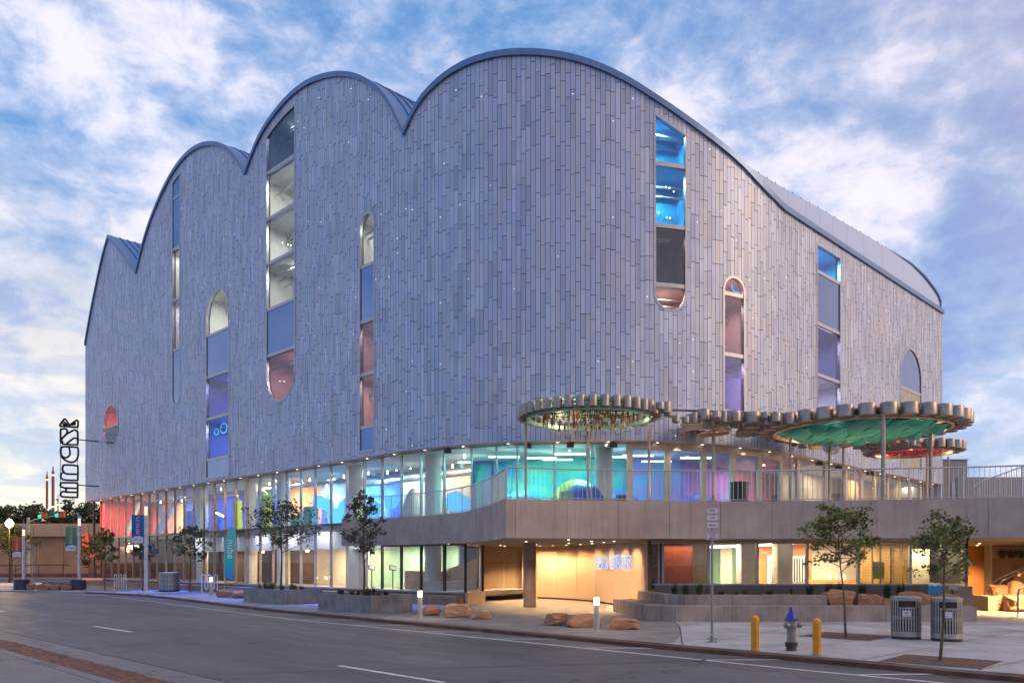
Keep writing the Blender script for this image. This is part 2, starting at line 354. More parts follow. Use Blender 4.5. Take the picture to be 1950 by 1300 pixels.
# ------------------------------------------------------------------ setting: ground, streets, pavement
def struct(name, mb, m, **k): return mb.build(name, m, kind='structure', **k)
def roadmat(name, base):
    m, nt = newmat(name); o = N(nt, 'ShaderNodeOutputMaterial'); b = N(nt, 'ShaderNodeBsdfPrincipled'); t = N(nt, 'ShaderNodeTexCoord')
    mp = N(nt, 'ShaderNodeMapping'); mp.inputs[2].default_value = (0, 0, math.radians(45)); L(nt, t.outputs['Object'], mp.inputs[0])
    def nz(sc_, det, st, ro=.6):
        q = N(nt, 'ShaderNodeMapping'); q.inputs[3].default_value = st; L(nt, mp.outputs[0], q.inputs[0]); n = N(nt, 'ShaderNodeTexNoise'); n.inputs['Scale'].default_value = sc_; n.inputs['Detail'].default_value = det; n.inputs['Roughness'].default_value = ro; L(nt, q.outputs[0], n.inputs[0]); return n.outputs[0]
    big = nz(.5, 3, (.18, 1, 1)); mid = nz(2.2, 6, (.25, 1, 1), .7); fine = nz(40, 3, (1, 1, 1)); stain = nz(.9, 8, (1, 1, 1), .75)
    c = mixc(nt, ramp(nt, big, [(.35, 0.0), (.65, 1.0)]), tuple(x*.72 for x in base), tuple(x*1.22 for x in base))
    c = mixc(nt, math_(nt, 'MULTIPLY', ramp(nt, mid, [(.42, 0.0), (.64, 1.0)]), .5), c, tuple(x*1.5 for x in base))
    c = mixc(nt, math_(nt, 'MULTIPLY', ramp(nt, stain, [(.60, 0.0), (.70, 1.0)]), .65), c, tuple(x*.42 for x in base))
    c = mixc(nt, math_(nt, 'MULTIPLY', ramp(nt, fine, [(.45, 0.0), (.6, 1.0)]), .25), c, tuple(x*1.7 for x in base))
    v = N(nt, 'ShaderNodeTexVoronoi', feature='DISTANCE_TO_EDGE'); v.inputs['Scale'].default_value = .16; q = N(nt, 'ShaderNodeVectorMath', operation='ADD'); n = N(nt, 'ShaderNodeTexNoise'); n.inputs['Scale'].default_value = 1.3; n.inputs['Detail'].default_value = 6
    L(nt, mp.outputs[0], n.inputs[0]); sc3 = N(nt, 'ShaderNodeVectorMath', operation='SCALE'); sc3.inputs[3].default_value = 1.6; L(nt, n.outputs[1], sc3.inputs[0]); L(nt, mp.outputs[0], q.inputs[0]); L(nt, sc3.outputs[0], q.inputs[1]); L(nt, q.outputs[0], v.inputs[0])
    c = mixc(nt, ramp(nt, v.outputs[0], [(0.0, .75), (.004, .6), (.008, 0.0)], 'LINEAR'), c, tuple(x*.35 for x in base))
    L(nt, c, b.inputs['Base Color']); L(nt, ramp(nt, mid, [(.3, .5), (.7, .75)]), b.inputs['Roughness'])
    bp = N(nt, 'ShaderNodeBump'); bp.inputs['Strength'].default_value = .25; bp.inputs['Distance'].default_value = .01; L(nt, fine, bp.inputs['Height']); L(nt, bp.outputs[0], b.inputs['Normal']); L(nt, b.outputs[0], o.inputs[0]); return m
asph = roadmat('road_surface', (.084, .080, .094))
apron = roadmat('near_concrete', (.125, .12, .135))
pave = pbr('sidewalk_concrete', (.40, .40, .425), .75, 0, .16, .5, .15, 40, streak=.4)
plazam = pbr('plaza_aggregate', (.225, .215, .215), .7, 0, .12, 1.2, .25, 90)
farg = pbr('far_ground', (.20, .165, .14), .9, 0, .2, .05)
struct('ground', MB().add([(-2500, -400, -.16), (2500, -400, -.16), (2500, 3500, -.16), (-2500, 3500, -.16)], [(0, 1, 2, 3)]), farg)
ZR = -.10
def line_Y(c, X): return c-X      # the street runs at 45 degrees: Y = c - X
curb_px = [(2300, 1300), (2100, 1292), (1950, 1284), (1850, 1276), (1700, 1262), (1550, 1249), (1420, 1238), (1300, 1228), (1120, 1212), (950, 1197), (750, 1179), (550, 1161), (430, 1148), (330, 1136), (260, 1130), (170, 1126), (60, 1124), (-200, 1123)]
curb = [G(x, y) for x, y in curb_px]
struct('road', MB().prism([(-240, 236), (-140, 130), (-60, 62), (-60, 0), (-30, -30), (40, -30), (40, 40), (10, 60), (-60, 140), (-200, 280)], -.15, ZR-.004), asph)
side = curb+[(-80, 62), (-60, 74), (-34, 84), (10, 90), (60, 90), (60, 5)]
struct('sidewalk', MB().prism(side, -.14, 0), pave)
# dark aggregate forecourt on the pavement, 4 mm above it
pl = [G(x, y) for x, y in [(1262, 1225), (1284, 1222), (1295, 1208), (1297, 1196), (1290, 1186), (1278, 1182)]]
pl += [(4.6, 28.5), (3.9, 34), (5.2, 44), (-2, 47), (-8, 45), (-40, 74), (-44, 68)]+[G(x, y-1.2) for x, y in curb_px[14:6:-1]]
struct('forecourt', MB().prism(pl, .0005, .0045), plazam)
mb = MB()
for a, b in zip(curb[:-3], curb[1:-2]):           # rust-red gutter course along the kerb
    a, b = Vector(a), Vector(b); n = Vector((-1, -1)).normalized()
    p = [a+n*.02, b+n*.02, b+n*.27, a+n*.27]; mb.hexa([(*q, -.15) for q in p]+[(*q, -.012) for q in p])
tail = [G(x, y, ZR) for x, y in [(1700, 1266), (1790, 1271), (1822, 1277), (1852, 1290), (1815, 1291), (1795, 1282), (1740, 1276)]]
mb.prism(tail, ZR-.002, ZR+.008)
struct('gutter_course', mb, rustm)
# kerb stones
kerbm = pbr('kerb_stone', (.30, .30, .31), .8, 0, .1, 2)
kb = thing('kerb', 'pale concrete kerb along the forecourt and pavement edge', 'kerb'); kb['kind'] = 'structure'
for a, b in zip(curb[:-4], curb[1:-3]):
    a, b = Vector(a), Vector(b); n = Vector((1, 1)).normalized(); k = max(1, int((b-a).length/1.8))
    for i in range(k):
        p0 = a.lerp(b, (i+.004)/k); p1 = a.lerp(b, (i+.996)/k); q = [p0, p1, p1+n*.10, p0+n*.10]
        MB().hexa([(*x, -.15) for x in q[::-1]]+[(*x, .007) for x in q[::-1]]).build('kerb_stone', kerbm, kb)
def paint(name, pts, wd, z=ZR+.001, m=whitep):
    mb = MB()
    for a, b in zip(pts[:-1], pts[1:]):
        a, b = Vector(a), Vector(b); d = (b-a).normalized(); n = Vector((-d.y, d.x))*wd/2
        q = [a-n, b-n, b+n, a+n]; mb.add([(*x, z) for x in q], [(0, 1, 2, 3)])
    return struct(name, mb, m)
paint('lane_marking', [G(x, y, ZR) for x, y in [(70, 1129), (130, 1130), (200, 1134), (300, 1146), (400, 1159), (550, 1178), (760, 1198), (950, 1217), (1300, 1252), (1550, 1277), (1900, 1309), (2100, 1330)]], .11)
for a, b in [((672, 1189.5), (790, 1190)), ((792, 1202), (919, 1202.5)), ((939, 1215.5), (1075, 1216)), ((1115, 1232.7), (1274, 1233.5)), ((1335, 1256), (1512, 1255)),
             ((1631, 1284), (1800, 1282)), ((577, 1179), (672, 1180)), ((485, 1168.5), (570, 1169)), ((400, 1159), (480, 1159.5))]:
    paint('bay_marking', [G(*a, ZR), G(*b, ZR)], .10)
for k in range(-1, 5):
    x0 = -3.53-10.25*k; paint('dash_marking', [(x0, 13.05-x0), (x0+2.35, 13.05-x0-2.35)], .12, ZR+.0012)
# rust brick strip between the road and the near slab, with concrete edging and joints
def strip(name, c0, c1, z0, z1, m, x0=-70, x1=25):
    mb = MB(); q = [(x0, c0-x0), (x1, c0-x1), (x1, c1-x1), (x0, c1-x0)]
    return struct(name, mb.prism(q, z0, z1), m)
strip('near_slab', -60, 7.35, -.148, ZR+.004, apron)
strip('slab_edging', 8.3, 9.25, -.148, ZR+.002, apron)
jm = pbr('joint', (.05, .047, .05), .9)
for c in (9.26, 7.02): strip('slab_joint', c, c+.03, ZR-.01, ZR+.0055, jm)
paint('slab_joint', [(-6, 15.2), (22, 21.2)], .03, ZR+.0008, jm); paint('slab_joint', [(-3, 9.6), (9, 12.6)], .025, ZR+.0048, jm)
paint('slab_joint', [(-14.5, 20.8), (-9, 13.5)], .02, ZR+.0048, jm)
paint('pavement_joint', [G(1300, 1229), G(1297, 1210), G(1294, 1192), G(1284, 1184)], .03, .0062, jm)
for a, b in [((1310, 1229), (1560, 1186)), ((1480, 1243), (1800, 1190)), ((1640, 1256), (1935, 1202)), ((1860, 1276), (2100, 1225)), ((1300, 1204), (1950, 1236)), ((1010, 1202), (1080, 1160)), ((760, 1180), (830, 1150))]:
    paint('pavement_joint', [G(*a), G(*b)], .018, .0052, jm)
bs = thing('brick_strip', 'rust-red brick strip crossing the street in the near left corner', 'brick strip'); bs['kind'] = 'structure'
rb = [rustm, pbr('rust_brick_dark', (.10, .045, .03), .8, 0, .2, 3, .3, 50), pbr('rust_brick_pale', (.21, .10, .06), .8, 0, .2, 3, .3, 50)]
bmesh_ = []
for m in rb:
    t_ = MB().box(-.098, .098, -.045, .045, -.06, 0); o_ = t_.build('brick', m, bs); bmesh_.append(o_.data); bpy.data.objects.remove(o_)
cells = []
dS = Vector((1, -1)).normalized(); nS = Vector((1, 1)).normalized()
for row in range(7):
    for k in range(-6, 110):
        s = k*.2+(row % 2)*.1; base = Vector((-14.6, 22.0))+dS*s; p = base+nS*(row*.094+.06-.0)
        if p.y > 11.5: cells.append((p.y, p))
cells.sort(key=lambda c: c[0])
stuff = [MB(), MB(), MB()]; allm = MB()
for i, (yy, p) in enumerate(cells):
    k = random.choice((0, 0, 1, 2)); z = ZR+.002+random.uniform(-.004, .004)
    if i < 298: link('brick', bmesh_[k], bs, (p.x, p.y, z), -math.pi/4)
    else:
        a = [p-dS*.098-nS*.045, p+dS*.098-nS*.045, p+dS*.098+nS*.045, p-dS*.098+nS*.045]
        allm.hexa([(*q, z-.06) for q in a]+[(*q, z) for q in a], k)
allm.build('far_bricks', rb, bs, kind='stuff')

# ------------------------------------------------------------------ the museum
MUS = thing('museum_building', 'large museum with scalloped arched roof and shimmering grey plank cladding', 'building')
# windows in the cladding: px range, top style, apex row, bottom style, low row, bar rows, pane kinds
WIN = [dict(x=(329, 344), top='roof', y0=0, bot='round', y1=770, bars=[375, 472, 570, 665], k=['s', 's', 'cream', 'creamp', 'sb']),
       dict(x=(392, 435), top='arch', y0=551, bot='flat', y1=908, bars=[632, 712, 793, 872], k=['cream', 's', 'blue', 'vblue', 's']),
       dict(x=(509, 563), top='roof', y0=0, bot='round', y1=764, bars=[313, 403, 490, 580, 669], k=['half', 'cream', 'cream', 'cream', 's', 'pink']),
       dict(x=(686, 714), top='arch', y0=405, bot='flat', y1=859, bars=[505, 610, 711, 812], k=['cream', 's', 'pink', 'amber', 's']),
       dict(x=(1245, 1303), top='roof', y0=0, bot='round', y1=592, bars=[314, 431, 543], k=['cyan', 'cyan', 'smoke', 'peach']),
       dict(x=(1375, 1421), top='arch', y0=527, bot='flat', y1=784, bars=[561, 676], k=['rose', 'rose', 'violet']),
       dict(x=(1555, 1599), top='roof', y0=0, bot='flat', y1=848, bars=[528, 625, 720], k=['cyan', 's', 'indigo', 'lav']),
       dict(x=(1714, 1755), top='arch', y0=664, bot='flat', y1=893, bars=[744], k=['s', 'greige']),
       dict(x=(197, 226), top='arch', y0=772, bot='round', y1=851, bars=[812], k=['red', 'stained'])]
WLAB = []
for W in WIN:
    a, b = snap(t_of(W['x'][0])), snap(t_of(W['x'][1])); b = max(b, a+CW*4) if W['x'][0] < 400 else b
    W['a'], W['b'] = a, b; c = (a+b)/2; r = (b-a)/2; W['c'], W['r'] = c, r
    W['zt'] = z_of(W['y0'], c) if W['top'] == 'arch' else None
    W['zb'] = z_of(W['y1'], c); W['zbars'] = [z_of(y, c) for y in W['bars']]
    if W['x'][0] == 197:
        m = (W['zt']+W['zb'])/2; r2 = (W['zt']-W['zb'])/2; W['zt'] = m+r; W['zb'] = m-r if r2 < r*1.5 else W['zb']
def wspan(W, t, grow=0.0):
    """free opening of window W at t, or None"""
    if t < W['a']-grow-1e-6 or t > W['b']+grow+1e-6: return None
    r = W['r']+grow; d = min(1, abs(t-W['c'])/r); h = r*math.sqrt(max(0, 1-d*d))
    zt = (W['zt']+grow-r+h) if W['top'] == 'arch' else top(t)-TRIMH-.55+grow
    zb = (W['zb']-grow+r-h) if W['bot'] == 'round' else W['zb']-grow
    return zb, zt
def hole(t):
    for W in WIN:
        s = wspan(W, t)
        if s: return s
    return None
# backing wall and cladding planks, column by column
back = MB(); planks = []; rest = MB(); ncol = int(round((TRIGHT-TLEFT)/CW)); lights = MB()
for i in range(ncol):
    ta, tb = TLEFT+i*CW, TLEFT+(i+1)*CW; tm = (ta+tb)/2
    za, zb_ = top(ta)-TRIMH+.02, top(tb)-TRIMH+.02
    ivals = [((SOF, SOF), (za, zb_))]
    ha, hb = hole(ta+1e-4), hole(tb-1e-4)
    if ha and hb:
        ivals = [((SOF, SOF), (ha[0], hb[0])), ((ha[1], hb[1]), (za, zb_))]
    pa, pb = P(ta, .06), P(tb, .06); qa, qb = P(ta, .26), P(tb, .26)
    for (l, h) in ivals:
        if h[0]-l[0] < .02 and h[1]-l[1] < .02: continue
        back.hexa([(pa.x, pa.y, l[0]), (pb.x, pb.y, l[1]), (qb.x, qb.y, l[1]), (qa.x, qa.y, l[0]), (pa.x, pa.y, h[0]), (pb.x, pb.y, h[1]), (qb.x, qb.y, h[1]), (qa.x, qa.y, h[0])])
    dist = P(tm).length
    g = .009
    z = SOF-.04+random.uniform(-1.0, 0); zs = []
    while z < max(za, zb_): zs.append(z); z += random.choice((1.09, 1.09, 1.09, 1.63))
    zs.append(z)
    for z0, z1 in zip(zs[:-1], zs[1:]):
        mi = random.choices(range(5), (5, 2, 2.2, 3, 2))[0]; proud = random.uniform(0, .012)
        for (l, h) in ivals:
            lo, hi = min(l) if l[0] == l[1] else max(l), min(h)
            full = z0 >= max(l)+.02 and z1 <= min(h)-.02
            e = .013
            a0, b0 = max(z0+e, l[0]-(.03 if l[0] == SOF else 0)), max(z0+e, l[1]-(.03 if l[1] == SOF else 0)); a1, b1 = min(z1-e, h[0]), min(z1-e, h[1])
            if a1-a0 < .01 and b1-b0 < .01: continue
            a1, b1 = max(a1, a0+.002), max(b1, b0+.002)
            f0, f1 = P(ta+g, -proud), P(tb-g, -proud); k0, k1 = P(ta+g, .045), P(tb-g, .045)
            rec = dict(d=dist, full=full, mi=mi, L=round(z1-z0, 2), p=P(tm, -proud), t=tm, z0=z0, h=(f0, f1, k0, k1, a0, b0, a1, b1))
            planks.append(rec)
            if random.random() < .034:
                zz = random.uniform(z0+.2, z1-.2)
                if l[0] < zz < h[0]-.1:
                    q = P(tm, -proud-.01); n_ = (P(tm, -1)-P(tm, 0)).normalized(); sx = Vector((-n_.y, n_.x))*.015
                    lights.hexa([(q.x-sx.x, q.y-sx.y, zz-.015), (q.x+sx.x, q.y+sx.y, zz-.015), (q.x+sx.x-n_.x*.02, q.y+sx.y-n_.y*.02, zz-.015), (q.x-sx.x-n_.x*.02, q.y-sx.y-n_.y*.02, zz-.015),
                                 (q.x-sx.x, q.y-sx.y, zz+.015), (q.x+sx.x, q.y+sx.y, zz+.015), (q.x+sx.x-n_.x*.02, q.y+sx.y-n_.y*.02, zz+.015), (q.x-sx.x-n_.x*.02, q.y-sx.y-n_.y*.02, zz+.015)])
back.build('backing_wall', backm, MUS)
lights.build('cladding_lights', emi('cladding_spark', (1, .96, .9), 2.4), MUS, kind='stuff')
cand = sorted([r for r in planks if r['full'] and r['L'] in (1.09, 1.63)], key=lambda r: r['d']-r['L'])[:299]
pick = set(id(r) for r in cand); pm = {}
for r in planks:
    if id(r) in pick:
        key = (r['mi'], r['L'])
        if key not in pm:
            b = MB().box(-CW/2+.009, CW/2-.009, 0, .045, .013, r['L']-.013); o = b.build('plank', PL[r['mi']]); pm[key] = o.data; bpy.data.objects.remove(o)
        n_ = P(r['t'], -1)-P(r['t'], 0)
        link('plank', pm[key], MUS, (r['p'].x, r['p'].y, r['z0']), math.atan2(n_.y, n_.x)+math.pi/2)
    else:
        f0, f1, k0, k1, a0, b0, a1, b1 = r['h']
        rest.hexa([(f0.x, f0.y, a0), (f1.x, f1.y, b0), (k1.x, k1.y, b0), (k0.x, k0.y, a0), (f0.x, f0.y, a1), (f1.x, f1.y, b1), (k1.x, k1.y, b1), (k0.x, k0.y, a1)], r['mi'])
rest.build('plank_field', PL, MUS, kind='stuff')
# end walls of the block
def uv(u, v): return C0+U*u+V*v
mb = MB(); e0 = P(TLEFT, .02); e1 = e0+V*37.4
mb.seg(e0, e1, -.25, SOF, top(TLEFT)-.1, both=False)
mb.build('end_wall', PL[0], MUS)
mb = MB(); e0 = P(TRIGHT, .02); e1 = uv(59.5, 37.4); mb.seg(e0, e1, .25, 0, 19.6, both=False); mb.build('end_wall', PL[0], MUS)
# roof edge trim
for i in range(5):
    t0, t1 = VAL[i], VAL[i+1] if i < 4 else TRIGHT+.05
    ribbon(MB(), t0, t1, -.13, .32, lambda t: top(t)-TRIMH, lambda t: top(t), .45).build('roof_trim', trimm, MUS)
# vaults swept back from the roof line
CLP = [(1408, 308), (1430, 321), (1500, 364), (1560, 397), (1600, 420), (1650, 449), (1700, 479), (1735, 502), (1760, 526), (1780, 552), (1795, 577), (1803, 592)]
def cap(p, z):      # the vault dips behind the clerestory along the right-hand wall
    px = CX+F*p.x/p.y
    if px < 1380: return z
    y = float(np.interp(px, [c[0] for c in CLP], [c[1] for c in CLP])); lim = ZP(y+9, p.y)
    return min(z, lim)
def top_u(u):
    if u >= R: return top(-(u-R))
    return top(R*math.asin(min(1, (R-u)/R)))
def v0(u):
    return 0.0 if u >= R else R-math.sqrt(max(0, R*R-(R-u)**2))
def lift(u, v):
    if u > 10: return 0
    s_ = max(0, (v-v0(u))/(37.4-v0(u))); return (-1.0*math.sin(math.pi*min(1, s_*1.35))+.6*s_)*min(1, u/.6)*min(1, (10-u)/4)
edges = [0]+[R-VAL[4]]+[R-VAL[3]]+[R-VAL[2]]+[R-VAL[1]]+[R-VAL[0]]
for i in range(5):
    u0, u1 = edges[i], edges[i+1]; n = 56 if i == 0 else 28
    us = [u0+(u1-u0)*((k/n)**1.8 if i == 0 else k/n) for k in range(n+1)]
    mb = MB(); vs = []; K = 25 if i == 0 else 7
    for u in us:
        vv0 = v0(u)+.1
        for k in range(K):
            v = vv0+(37.4-vv0)*k/(K-1); p = uv(u, v); z_ = top_u(u)-.03+lift(u, v); vs.append((p.x, p.y, (min(cap(p, z_), 19.55) if u < .75 and v > 10 else cap(p, z_)) if i == 0 and v > v0(u)+.5 else z_-(.15 if i == 0 else 0)))
    fs = [(a*K+k, a*K+k+1, (a+1)*K+k+1, (a+1)*K+k) for a in range(n) for k in range(K-1)]
    mb.add(vs, fs, 0)
    if i == 0: mb.m = [1 if (j//(K-1)) < 20 else 0 for j in range(len(fs))]
    rv = mb.build('roof_vault', [roofm, flankm], MUS, smooth=True)
    nsm = 9 if i else 0
    for k in range(nsm):
        v = (.9+k*.62) if i else 14+k*2.2
        pts = []
        for u in us:
            if v < v0(u)+.2: continue
            p = uv(u, v); pts.append((p.x, p.y, top_u(u)+.0+lift(u, v)))
        if len(pts) > 3: MB().tube(pts, .045 if i else .012, 5).build('roof_seam', seamm if i else framem, rv)
selflit, nt_ = newmat('added_glow_panel'); o_ = N(nt_, 'ShaderNodeOutputMaterial'); b_ = N(nt_, 'ShaderNodeBsdfPrincipled'); b_.inputs['Base Color'].default_value = (.36, .42, .60, 1); b_.inputs['Roughness'].default_value = .25
b_.inputs['Emission Color'].default_value = (.50, .60, 1, 1); b_.inputs['Emission Strength'].default_value = .16; L(nt_, b_.outputs[0], o_.inputs[0])  # blue glow added to the panels as emission, no lamp behind them
CS = thing('roof_screen', 'pale panel screen with added glow curving along the right-hand roof edge', 'roof screen')
def clz(px, o): t = t_of(px, o); return t, ZP(float(np.interp(px, [c[0] for c in CLP], [c[1] for c in CLP])), P(t, o).y)
cj = [1410, 1455, 1501, 1536, 1562, 1586, 1613, 1645, 1680, 1720, 1760, 1801]; oc = .45
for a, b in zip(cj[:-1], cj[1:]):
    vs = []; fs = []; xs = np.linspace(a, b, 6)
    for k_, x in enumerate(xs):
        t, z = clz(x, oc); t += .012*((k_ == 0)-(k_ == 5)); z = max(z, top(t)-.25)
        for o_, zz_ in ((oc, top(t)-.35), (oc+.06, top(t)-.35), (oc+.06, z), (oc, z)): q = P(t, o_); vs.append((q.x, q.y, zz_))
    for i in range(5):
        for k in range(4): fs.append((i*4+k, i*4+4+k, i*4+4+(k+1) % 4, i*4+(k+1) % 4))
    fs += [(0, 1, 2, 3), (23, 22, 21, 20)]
    MB().add(vs, fs).build('screen_panel', selflit, CS)
pts = []; rr_ = []
for x in np.linspace(1405, 1802, 50):
    t, z = clz(x, oc); q = P(t, oc+.03); pts.append((q.x, q.y, z)); rr_.append(.03+.11*max(0, min(1, (x-1690)/70)))
MB().tube(pts, rr_, 8).build('top_rail', seamm, CS)
pn = MB().tube([(0, 0, 0), (0, 0, .09)], .025, 5).build('rail_pin', seamm); pnm = pn.data; bpy.data.objects.remove(pn)
for p in pts[1::2]: link('rail_pin', pnm, CS, p)
# soffit strip with downlights
GO = .55       # the glass line stands back from the cladding
sf = MB(); ribbon(sf, TLEFT, TRIGHT, .05, GO+.25, SOF-.06, SOF-.0); sf.build('soffit', soffm, MUS)
dlm = emi('downlight', (1, .80, .56), 6)
def disc(p, z, r=.07): return MB().lathe([(r*.8, 0), (r*.8, .012)], (p.x, p.y, z-.012), 10)
tt = t_of(185)
k = 0
while tt < TRIGHT-.5:
    disc(P(tt, .3), SOF-.058).build('downlight', dlm, MUS); tt += 2.35; k += 1
# curtain wall
mul = [197, 212.5, 226, 239, 254, 268, 284, 299, 316, 333, 350.5, 369, 388, 408.3, 428.3, 449, 471, 495.5, 519.6, 545.7, 572.7, 600, 630, 660.4, 694, 727.5, 764, 801.6, 845.7, 898, 945.4, 985, 1055, 1126.5, 1199, 1271, 1340, 1396, 1446, 1486, 1519, 1572, 1610, 1640, 1665, 1690, 1712, 1733, 1752, 1770, 1785]
mt = [t_of(x, GO) for x in mul]
FL = 4.1; BZ = .58
GL = glass
for i, (x, t) in enumerate(zip(mul, mt)):
    wide = x >= 1199; wd = .30 if wide else .06
    zb = BZ if x <= 730 else FL
    mb = MB(); hw = wd/2; a = P(t-hw, GO-.06); b = P(t+hw, GO-.06); c = P(t+hw, GO+.10); d = P(t-hw, GO+.10)
    mb.hexa([(q.x, q.y, zb) for q in (a, b, c, d)]+[(q.x, q.y, SOF-.06) for q in (a, b, c, d)]); mb.build('mullion', beigefr if wide else (framem if x > 560 else pbr('copper_mullion', (.42, .30, .24), .4, .4)), MUS)
    if x > 727 and x < 890:
        mb = MB().hexa([(q.x, q.y, BZ) for q in (a, b, c, d)]+[(q.x, q.y, 2.86) for q in (a, b, c, d)]); mb.build('mullion', darkfr, MUS)
    if i+1 < len(mt):
        t1 = mt[i+1]; wgap = hw+.004
        mb = MB(); ribbon(mb, t+wgap, t1-wgap, GO, GO+.02, FL+.08, SOF-.1); mb.build('glass_pane', GL, MUS)
        if x < 720:
            mb = MB(); ribbon(mb, t+wgap, t1-wgap, GO, GO+.02, BZ+.06, FL-.06); mb.build('glass_pane', GL, MUS)
        elif x < 845:
            mb = MB(); ribbon(mb, t+wgap, t1-wgap, GO, GO+.02, BZ+.06, 2.82); mb.build('glass_pane', GL, MUS)
        if 1199 <= x < 1486:
            mb = MB(); ribbon(mb, t+wgap, t1-wgap, GO-.08, GO+.1, SOF-.36, SOF-.062); mb.build('door_header', beigefr, MUS)
mb = MB(); ribbon(mb, mt[0], t_of(727.5, GO), GO-.07, GO+.1, FL-.05, FL+.07); mb.build('transom', darkfr, MUS)
mb = MB(); ribbon(mb, mt[0], t_of(886, GO), GO-.12, GO+.15, BZ-.04, BZ+.05); mb.build('sill', framem, MUS)
mb = MB(); ribbon(mb, mt[0], mt[-1], GO-.08, GO+.12, SOF-.12, SOF-.061); mb.build('head_rail', framem, MUS)
mb = MB(); ribbon(mb, t_of(730, GO), TRIGHT, GO-.05, GO+.1, FL-.02, FL+.08); mb.build('sill', framem, MUS)
plinm = pbr('plinth_stone', (.33, .21, .16), .85, 0, .15, 2, .3, 30)
t = mt[0]-.5
while t < t_of(880, GO)-.2:
    t1 = min(t+1.25, t_of(886, GO)); ribbon(MB(), t+.006, t1-.006, GO-.75, GO-.05, 0, BZ-.16).build('plinth_block', plinm, MUS); t = t1
ribbon(MB(), mt[0], t_of(886, GO), GO-.04, GO+.3, 0, BZ-.045).build('plinth_wall', concd, MUS)
# slabs
def offring(t0, t1, o0, o1, z0, z1, m, name): return ribbon(MB(), t0, t1, o0, o1, z0, z1, 1.0).build(name, m, MUS)
offring(mt[0], TRIGHT-.3, GO+.13, 9, FL-.3, FL-.02, floorm, 'floor_slab')
offring(mt[0], TRIGHT-.3, GO+.26, 9, SOF-.04, SOF+.2, whitew, 'ceiling')
offring(mt[0], t_of(868, GO), GO+.31, 9, .3, BZ-.03, floorm, 'floor_slab')
offring(t_of(345, GO), t_of(725, GO), 1.5, 1.7, 2.75, FL-.32, whitew, 'bulkhead')
offring(t_of(345, GO), t_of(900, GO), 1.7, 9, 2.95, 3.05, creamw, 'ceiling')
offring(mt[0], t_of(345, GO), 1.7, 9, 3.5, 3.6, brownw, 'ceiling')
for x in (365, 425, 485, 545, 605, 665, 710):      # added fill lamps that brighten the white bulkhead
    q = P(t_of(x, 1.0), 1.0); lamp('AREA', 'bulkhead_fill', (q.x, q.y, FL-.34), (.86, .85, 1), 22, 1.6, .2, aim=(.35, .35, -1))
# upper-floor rooms by colour
tealm = mural('teal_mural', [(.02, .18, .62), (.02, .42, .62), (.06, .62, .60), (.30, .72, .62)], .3)
bluemu = mural('blue_mural', [(.02, .05, .4), (.04, .18, .75), (.25, .55, .85), (.6, .75, .85)], .28)
pinkmu = mural('pink_mural', [(.8, .25, .35), (.75, .35, .5), (.85, .55, .5)], .3)
purpmu = mural('violet_mural', [(.15, .12, .6), (.35, .25, .7), (.1, .5, .75)], .3)
salm = pbr('salmon_paint', (.72, .30, .22), .6); ygm = mural('lime_mural', [(.05, .15, .5), (.45, .55, .08), (.7, .65, .1)], .6)
warmw = pbr('warm_timber', (.62, .42, .22), .6, 0, .1, 1.5)
zones = [(197, 284, redw, (1, .18, .2), 420, 5), (284, 350, creamw, (1, .72, .42), 300, 5), (350, 495, bluew, (.25, .4, 1), 330, 6), (495, 546, ygm, (.9, .95, .35), 230, 5),
         (546, 612, salm, (1, .75, .6), 260, 4), (612, 764, bluemu, (.35, .62, 1), 520, 6), (764, 898, creamw, (1, .80, .58), 420, 5.5),
         (898, 1199, tealm, (.25, 1, .85), 780, 5.5), (1199, 1396, purpmu, (.35, .55, 1), 210, 5), (1396, 1486, pinkmu, (1, .45, .55), 340, 5), (1486, 1610, creamw, (1, .82, .6), 200, 3),
         (1610, 1785, warmw, (1, .74, .38), 380, 2.2)]
prev = None
for x0, x1, m, lc, pw, dep in zones:
    if x0 < 898: dep = 5
    o = GO+dep; t0, t1 = max(t_of(x0, o), TLEFT+.4), t_of(x1, o)
    if x0 == 1610: t1 = TRIGHT-.4
    offring(t0, t1, o, o+.12, FL, SOF-.05, m, 'room_wall')
    if prev is not None and (prev-P(t0, o)).length > .3: MB().seg(prev, P(t0, o), .12, FL, SOF-.05).build('partition', m, MUS)
    prev = P(t1, o); nl = 2 if (x1-x0) > 120 else 1
    for j in range(nl):
        xq = x0+(x1-x0)*(j+.5)/nl; oo = GO+min(dep*.6, 3); q = P(t_of(xq, oo), oo); lamp('AREA', 'room_light', (q.x, q.y, SOF-.12), lc, pw/nl*(2.0 if x0 < 764 else .8 if x0 < 898 else .5), 1.6, .5)
MB().seg(P(TLEFT+.9, GO+.4), P(TLEFT+.9, GO+5.6), .12, FL, SOF-.05).build('room_wall', redw, MUS); MB().seg(P(TLEFT+.9, GO+.4), P(TLEFT+.9, GO+5), .12, BZ, FL-.31).build('room_wall', brownw, MUS)
q = P(t_of(238, 2), 2.0); lamp('AREA', 'room_light', (q.x, q.y, SOF-.12), (1, .25, .25), 420, 1.6, .5)
ductm = pbr('duct', (.4, .4, .42), .4, .5)
for x0, x1, o, z in ((300, 480, 2.6, 6.9), (500, 640, 3.2, 7.0), (640, 880, 2.8, 6.9), (700, 900, 4.0, 6.7)): MB().tube([(*P(t_of(x, o), o), z) for x in np.linspace(x0, x1, 8)], .16, 8).build('air_duct', ductm, MUS)
gsp = emi('gallery_spot', (1, .93, .8), 9)
